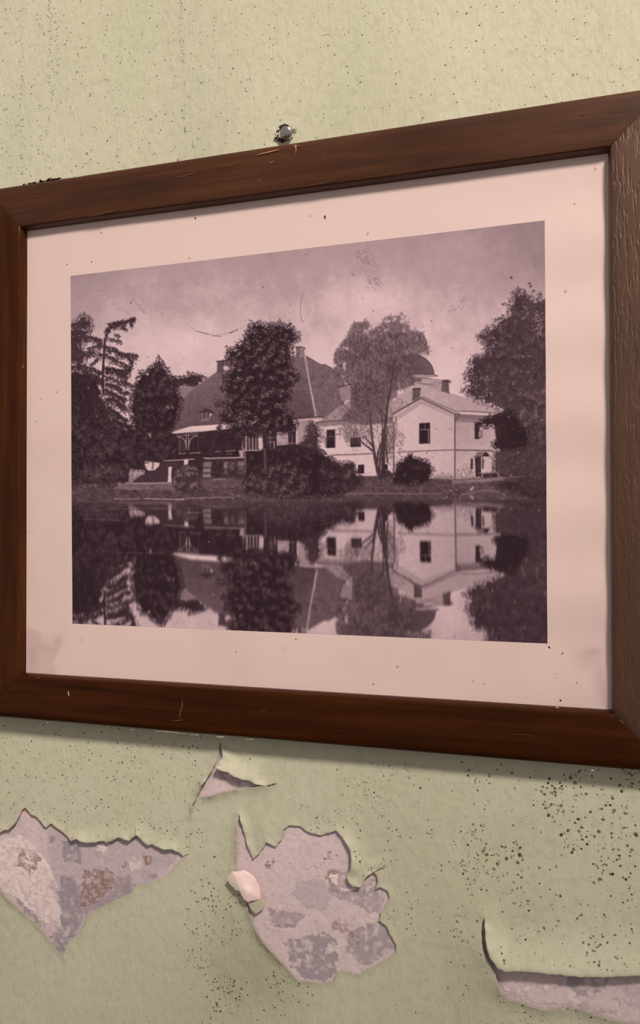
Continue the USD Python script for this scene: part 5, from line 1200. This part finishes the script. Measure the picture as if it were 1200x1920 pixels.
def sheet_grid(nx, nz, corners):
    tl, tr, br, bl = [np.asarray(c) for c in corners]
    u, w = np.meshgrid(np.linspace(0, 1, nx), np.linspace(0, 1, nz))
    p = (tl * (1 - u[..., None]) + tr * u[..., None]) * (1 - w[..., None]) + (bl * (1 - u[..., None]) + br * u[..., None]) * w[..., None]
    i = np.arange(nx * nz).reshape(nz, nx)
    return p.reshape(-1, 2), np.stack([i[:-1, :-1], i[1:, :-1], i[1:, 1:], i[:-1, 1:]], -1).reshape(-1, 4)


hx, hz = IX + 0.004, IZ + 0.004
g, q = sheet_grid(340, 270, [(-hx, ZC + hz), (hx, ZC + hz), (hx, ZC - hz), (-hx, ZC - hz)])
uv = seen(np.stack([g[:, 0], np.full(len(g), PAPER_Y), g[:, 1]], 1))
col = np.tile(np.array(lin(214, 192, 192)), (len(g), 1))
mott = meshkit.fbm(np.stack([g[:, 0] * 22, g[:, 1] * 22, np.zeros(len(g))], 1), 4, 31)
col = mixc(col, np.clip((mott - 0.5) * 1.6, 0, 0.5), lin(205, 180, 182))
blot = meshkit.fbm(np.stack([g[:, 0] * 60, g[:, 1] * 60, np.ones(len(g))], 1), 4, 33)
left = np.clip(1 - (uv[:, 0] - 50) / 85, 0, 1) * np.clip((uv[:, 1] - 1165) / 25, 0, 1)
col = mixc(col, np.clip((left + (blot - 0.5) * 1.3 - 0.42) * 6, 0, 1) * 0.34, lin(176, 142, 146))
for x, y, rx, ry, a in [(85, 1205, 22, 20, .16), (105, 1208, 12, 10, .12), (1100, 1235, 22, 22, .22), (1125, 1270, 14, 40, .25), (62, 1235, 8, 25, .16), (1115, 1222, 14, 7, .28), (1135, 1300, 8, 30, .25)]:
    m = np.exp(-((uv[:, 0] - x) / rx) ** 2 - ((uv[:, 1] - y) / ry) ** 2)
    col = mixc(col, np.clip(m * (0.5 + blot), 0, 1) * a, lin(120, 96, 104))
sheet = put("paper_sheet", (np.stack([g[:, 0], PAPER_Y + paper_y(g[:, 0], g[:, 1]), g[:, 1]], 1), q), paper_mat, pic, smooth=True, attrs={"tint": col}, label="pinkish paper margin, stained at its lower corners")
put("backing_board", trimesh.creation.box(bounds=[[-hx, PAPER_Y + 0.0008, ZC - hz], [hx, PAPER_Y + 0.0045, ZC + hz]]), raw_wood, pic)
# the print
T = paint_print()
pc = [trace([c], PAPER_Y)[0][[0, 2]] for c in [(132.5, 517.5), (1021.5, 413.5), (1026.5, 1206.5), (136, 1169)]]
g, q = sheet_grid(800, 660, pc)
uv = seen(np.stack([g[:, 0], np.full(len(g), PAPER_Y), g[:, 1]], 1))
tone = ndimage.map_coordinates(T, [np.clip((uv[:, 1] - PV0) * PSS, 0, T.shape[0] - 1), np.clip((uv[:, 0] - PU0) * PSS, 0, T.shape[1] - 1)], order=1)
put("photo_print", (np.stack([g[:, 0], PAPER_Y - 0.00008 + paper_y(g[:, 0], g[:, 1]), g[:, 1]], 1), q), print_mat, sheet, smooth=True, attrs={"tone": tone}, label="purplish black and white photograph of a white house and trees mirrored in a pond")
# spots on the paper
fox_mat = plain("dark_fleck", lin(60, 40, 40), 0.7)
fox_pale = plain("faint_fleck", lin(190, 158, 156), 0.7)


def flat_blob(px, y, rx, ry, turn, seed, k=11):
    r = np.random.default_rng(seed)
    c = trace([px], y)[0]
    if y < PAPER_Y:
        y = y + float(paper_y(c[0], c[2]))
    a = np.arange(k) * 2 * math.pi / k
    w = r.uniform(0.75, 1.2, k)
    x, z = np.cos(a) * rx * w * 0.00037, np.sin(a) * ry * w * 0.00037
    x, z = x * math.cos(turn) - z * math.sin(turn), x * math.sin(turn) + z * math.cos(turn)
    v = np.vstack([np.stack([c[0] + x, np.full(k, y), c[2] + z], 1), np.stack([c[0] + x * .6, np.full(k, y - 0.00003), c[2] + z * .6], 1), [[c[0], y - 0.00004, c[2]]]])
    i = np.arange(k)
    j = (i + 1) % k
    f = np.vstack([np.stack([i, j, k + j], 1), np.stack([i, k + j, k + i], 1), np.stack([k + i, k + j, np.full(k, 2 * k)], 1)])
    return v, f


def joined(parts):
    vs, fs, n = [], [], 0
    for v, f in parts:
        vs.append(v)
        fs.append(f + n)
        n += len(v)
    return np.vstack(vs), np.vstack(fs)


YP = PAPER_Y - 0.00013
put("fleck", joined([flat_blob(p, YP, a * .8, b * .8, t, 5 + i) for i, (p, a, b, t) in enumerate([((609, 407), 2.0, 4.6, .2), ((366, 409), 1.8, 2.8, .2), ((190, 436), 1.2, 1.6, 0), ((1030, 1214), 1.6, 2.6, .8), ((700, 1283), 1.4, 1.4, 0), ((1051, 1313), 2.0, 1.8, 0), ((1082, 1280), 1.2, 1.2, 0), ((443, 1222), 1.3, 1.3, 0), ((172, 491), 1.3, 1.6, 0), ((126, 496), 1.2, 1.4, 0), ((555, 1198), 1.6, 1.0, 0), ((68, 790), 1.2, 1.2, 0), ((1055, 1225), 1.4, 1.4, 0)])]), fox_mat, sheet, kind="stuff", label="dark flecks on the paper margin")
put("fleck", joined([flat_blob((x, y), YP, a * .7, b * .7, t, 90 + i) for i, (x, y, a, b, t) in enumerate([(582, 404, 2.5, 4, 0), (355, 484, 2.2, 3, 0), (362, 492, 2, 1.5, 0), (745, 1250, 4, 3, 0), (887, 1277, 2.2, 1.8, 0), (886, 1277, 2, 2, 0), (690, 436, 2, 3, .2), (688, 440, 1.5, 2, 0), (1060, 546, 3, 4, 0), (1116, 316, 2, 4, 0), (1077, 381, 2, 2, 0), (907, 1282, 2.5, 2, 0), (58, 748, 1.6, 1.4, 0), (77, 748, 2.2, 1.8, 0), (107, 735, 3, 3, 0), (1041, 1264, 1.4, 1.4, 0), (1044, 1270, 1.5, 1.5, 0), (1053, 1226, 1.6, 1.6, 0)])]), fox_pale, sheet, kind="stuff", label="faint brownish flecks on the paper margin")

# ---- wear on the rails: scratches, chips, splinters
YR = PAPER_Y - 0.0073


def sliver(pts_px, widths, y=YR, lift=0.00012):
    p = trace(pts_px, y)[:, [0, 2]]
    d = dense(np.column_stack([p, widths]), 0.0006, closed=False)
    d[:, :2] += ndimage.gaussian_filter1d(np.random.default_rng(len(d)).standard_normal((len(d), 2)), 1.2, axis=0) * 0.00012
    t = np.gradient(d[:, :2], axis=0)
    t /= np.linalg.norm(t, axis=1, keepdims=True) + 1e-12
    h = np.stack([-t[:, 1], t[:, 0]], 1) * d[:, 2:3] * 0.72 * 0.00037 / 2
    n = len(d)
    a, b = d[:, :2] + h, d[:, :2] - h
    v = np.vstack([np.stack([a[:, 0], np.full(n, y + lift), a[:, 1]], 1), np.stack([d[:, 0], np.full(n, y), d[:, 1]], 1), np.stack([b[:, 0], np.full(n, y + lift), b[:, 1]], 1)])
    i = np.arange(n - 1)
    q = np.vstack([np.stack([i, i + n, i + n + 1, i + 1], 1), np.stack([i + n, i + 2 * n, i + 2 * n + 1, i + n + 1], 1)])
    return v, np.vstack([q[:, [0, 1, 2]], q[:, [0, 2, 3]]])


for side, mt, pts_px, wd in [
    ("t", raw_wood, [(477, 292), (490, 288), (504, 285), (520, 281), (526, 279)], [.5, 2.6, 3.6, 2.4, .4]),
    ("t", raw_wood, [(552, 272), (554.5, 276), (555, 281), (554, 290)], [5.5, 4.2, 2.6, .4]),
    ("t", raw_wood, [(551, 275), (557, 273), (562, 272)], [.6, 2.2, .4]),
    ("t", pale_wood, [(322, 335), (340, 331), (360, 326), (374, 323)], [.5, 2.2, 2.0, .4]),
    ("t", pale_wood, [(408, 316), (430, 311), (452, 306)], [.3, 1.7, .4]), ("t", pale_wood, [(452, 306), (475, 302)], [1.0, .3]),
    ("t", raw_wood, [(503, 303), (508, 305), (513, 303), (516, 302)], [.6, 2.2, 1.8, .5]),
    ("t", pale_wood, [(481, 344), (485, 340), (488, 334), (496, 330)], [1.0, 2.4, 2.6, .6]), ("t", pale_wood, [(485, 330), (494, 327)], [1.2, .6]),
    ("t", pale_wood, [(277, 318), (281, 323)], [.6, 1.6]), ("t", pale_wood, [(50, 370), (60, 369), (70, 370)], [.5, 1.8, .5]),
    ("t", pale_wood, [(1086, 216), (1092, 214.5), (1099, 213)], [.8, 2.2, .8]), ("t", pale_wood, [(603, 312), (608, 290), (606, 268)], [.3, 1.2, .3]),
    ("t", raw_wood, [(920, 215), (921, 218)], [1.6, .8]), ("t", pale_wood, [(160, 406), (175, 404), (200, 398), (240, 391)], [.5, 1.8, 2.0, .4]), ("t", pale_wood, [(560, 352), (600, 344), (640, 336)], [.4, 1.6, .4]),
    ("b", chalk, [(127.5, 1296), (128.5, 1304)], [1.6, 3.6]), ("b", pale_wood, [(341, 1311), (342, 1322), (338, 1334), (336, 1348)], [1.0, 2.8, 2.6, 1.4]), ("b", pale_wood, [(316, 1350), (330, 1352), (342, 1350)], [.4, 2.0, 1.8]), ("b", pale_wood, [(66, 1270), (72, 1271.5), (80, 1268)], [.6, 2.6, .8]), ("b", pale_wood, [(70, 1292), (73, 1291)], [1.4, 1.0]),
    ("b", pale_wood, [(480, 1340), (500, 1330)], [.5, 1.2]), ("b", chalk, [(747, 1302), (748, 1304)], [2.2, 2.0]), ("b", chalk, [(1042, 1326.5), (1048, 1327)], [2.2, 1.6]), ("b", pale_wood, [(1160, 1349), (1168, 1357)], [.8, 2.4]), ("b", pale_wood, [(955, 1378), (975, 1377), (1000, 1380)], [.3, 1.3, .3]),
    ("b", chalk, [(88, 1354), (90, 1355)], [2.6, 2.0]), ("b", chalk, [(290, 1371), (310, 1372), (330, 1374), (350, 1376)], [.5, 1.4, 1.0, .4]), ("b", chalk, [(355, 1377), (372, 1379)], [.5, 1.6]), ("b", chalk, [(404, 1381), (414, 1382), (421, 1382)], [.6, 2.6, 1.0]), ("b", chalk, [(462, 1386), (475, 1387)], [.6, 1.4]), ("b", chalk, [(246, 1368), (250, 1369)], [1.2, 1.2]), ("b", chalk, [(1108, 1443.5), (1113, 1445)], [2.0, 3.0]),
    ("l", raw_wood, [(42.5, 684), (43, 690)], [1.6, 2.4]), ("r", pale_wood, [(1187, 1306), (1189, 1312), (1198, 1313)], [1.0, 1.6, .5])]:
    put("chip" if mt is not pale_wood else "scratch", sliver(pts_px, wd), mt, rails[side])
# torn splinters along the top left edge
sp = []
r9 = np.random.default_rng(77)
zt = ZC + IZ + RW
for k in range(46):
    u = r9.uniform(38, 110)
    c = trace([[u, 334 - u * 0.13]], PAPER_Y - 0.0045)[0]
    h, l, an = r9.uniform(0.4, 2.4) * math.exp(-((u - 84) / 34) ** 2) * 0.0014 + 0.0002, r9.uniform(0.0015, 0.0055), r9.uniform(-0.05, 0.28)
    box = trimesh.creation.cone(radius=0.00055, height=l, sections=5)
    box.apply_transform(trimesh.transformations.rotation_matrix(math.pi / 2 - an, [0, 1, 0]))
    box.apply_translation([c[0], PAPER_Y - 0.0045 + r9.uniform(0, 0.004), zt - 0.0002 + h * 0.5])
    sp.append((np.array(box.vertices), np.array(box.faces)))
put("splinter", joined(sp), dark_wood, rails["t"], kind="stuff", label="splintered dark wood along the top edge at the left")

# ------------------------------------------------------------------ the nail the picture hangs from, in its ragged hole
nail = group("nail", label="shiny round headed nail in a ragged hole above the frame", category="nail")
cy = -0.0058
c = trace([(534.5, 248.0)], cy)[0]
th = np.linspace(0, math.pi / 2, 9)
R_ = 0.0042
prof = [(0.0001, 0.0)] + [(R_ * math.sin(a), 0.0018 - 0.0018 * math.cos(a)) for a in th[1:]] + [(R_, 0.0026), (R_ * 0.9, 0.0030), (0.0016, 0.0031)]
head = trimesh.creation.revolve(np.array(prof), sections=40)
head.apply_transform(trimesh.transformations.rotation_matrix(-math.pi / 2, [1, 0, 0]))
head.apply_transform(trimesh.transformations.rotation_matrix(0.22, [1, 0, 0]))
head.apply_translation([c[0], cy, c[2]])
put("nail_head", head, steel, nail, smooth=40)
sh = trimesh.creation.cylinder(radius=0.0016, segment=[[c[0], cy + 0.0026, c[2]], [c[0], 0.004, c[2] - 0.001]], sections=20)
put("nail_shank", sh, steel, nail, smooth=40)
# broken rim of plaster and fluff round the nail
ra = np.random.default_rng(4)
cw = trace([(531, 249)], -0.001)[0]
k = 48
a = np.arange(k) * 2 * math.pi / k
rings = []
for rr, yy_ in [(0.0056, -0.0001), (0.0050, -0.0010), (0.0043, -0.0007), (0.0030, 0.0008)]:
    w_ = rr * (1 + 0.16 * ndimage.gaussian_filter1d(ra.standard_normal(k), 1.2, mode="wrap") * 1.8)
    rings.append(np.stack([cw[0] + np.cos(a) * w_, yy_ - np.abs(ra.normal(0, 0.0003, k)) * (rr < 0.0055), cw[2] + np.sin(a) * w_], 1))
v = np.vstack(rings)
i = np.arange(k)
j = (i + 1) % k
f = np.vstack([np.vstack([np.stack([m * k + i, m * k + j, (m + 1) * k + j], 1), np.stack([m * k + i, (m + 1) * k + j, (m + 1) * k + i], 1)]) for m in range(3)])
put("nail_hole", (v, f), crater_mat, wall, smooth=False, label="ragged dark hole in the paint round the nail")
chips = []
for x, y, rx, ry, t in [(522, 242, 3.6, 3.0, .4), (519, 251, 2.2, 5.0, -.4), (516, 256, 5, 1.6, .3), (550, 243, 1.8, 2.6, .2), (549, 253, 2.4, 3.2, .1)]:
    chips.append(flat_blob((x, y), -0.0016, rx * .8, ry * .8, t, int(x)))
put("plaster_crumb", joined(chips), chalk, wall, kind="stuff", label="pale plaster crumbs beside the nail hole")
hairs = []
for n in range(34):
    an = ra.uniform(0.1, math.pi + 0.2)
    p0 = np.array([c[0] + math.cos(an) * 0.0036, cy + 0.004, c[2] + math.sin(an) * 0.0036])
    p2 = p0 + np.array([math.cos(an) * ra.uniform(.001, .0032) + ra.normal(0, .0008), ra.uniform(-.001, .003), math.sin(an) * ra.uniform(.001, .0030)])
    p1 = (p0 + p2) / 2 + ra.normal(0, 0.0007, 3)
    for s_, e_ in ((p0, p1), (p1, p2)):
        cyl = trimesh.creation.cylinder(radius=0.00009, segment=[s_, e_], sections=4)
        hairs.append((np.array(cyl.vertices), np.array(cyl.faces)))
put("dust_fluff", joined(hairs), crater_mat, nail, kind="stuff", label="dark fluff of dust clinging round the nail head")

# ------------------------------------------------------------------ the rest of the room
put("floor", trimesh.creation.box(bounds=[[-2.0, -3.2, -0.05], [2.0, 0.16, 0.0]]), plain("floor_boards", lin(120, 96, 74), 0.5), kind="structure", label="plain brown floor of the room", category="floor")
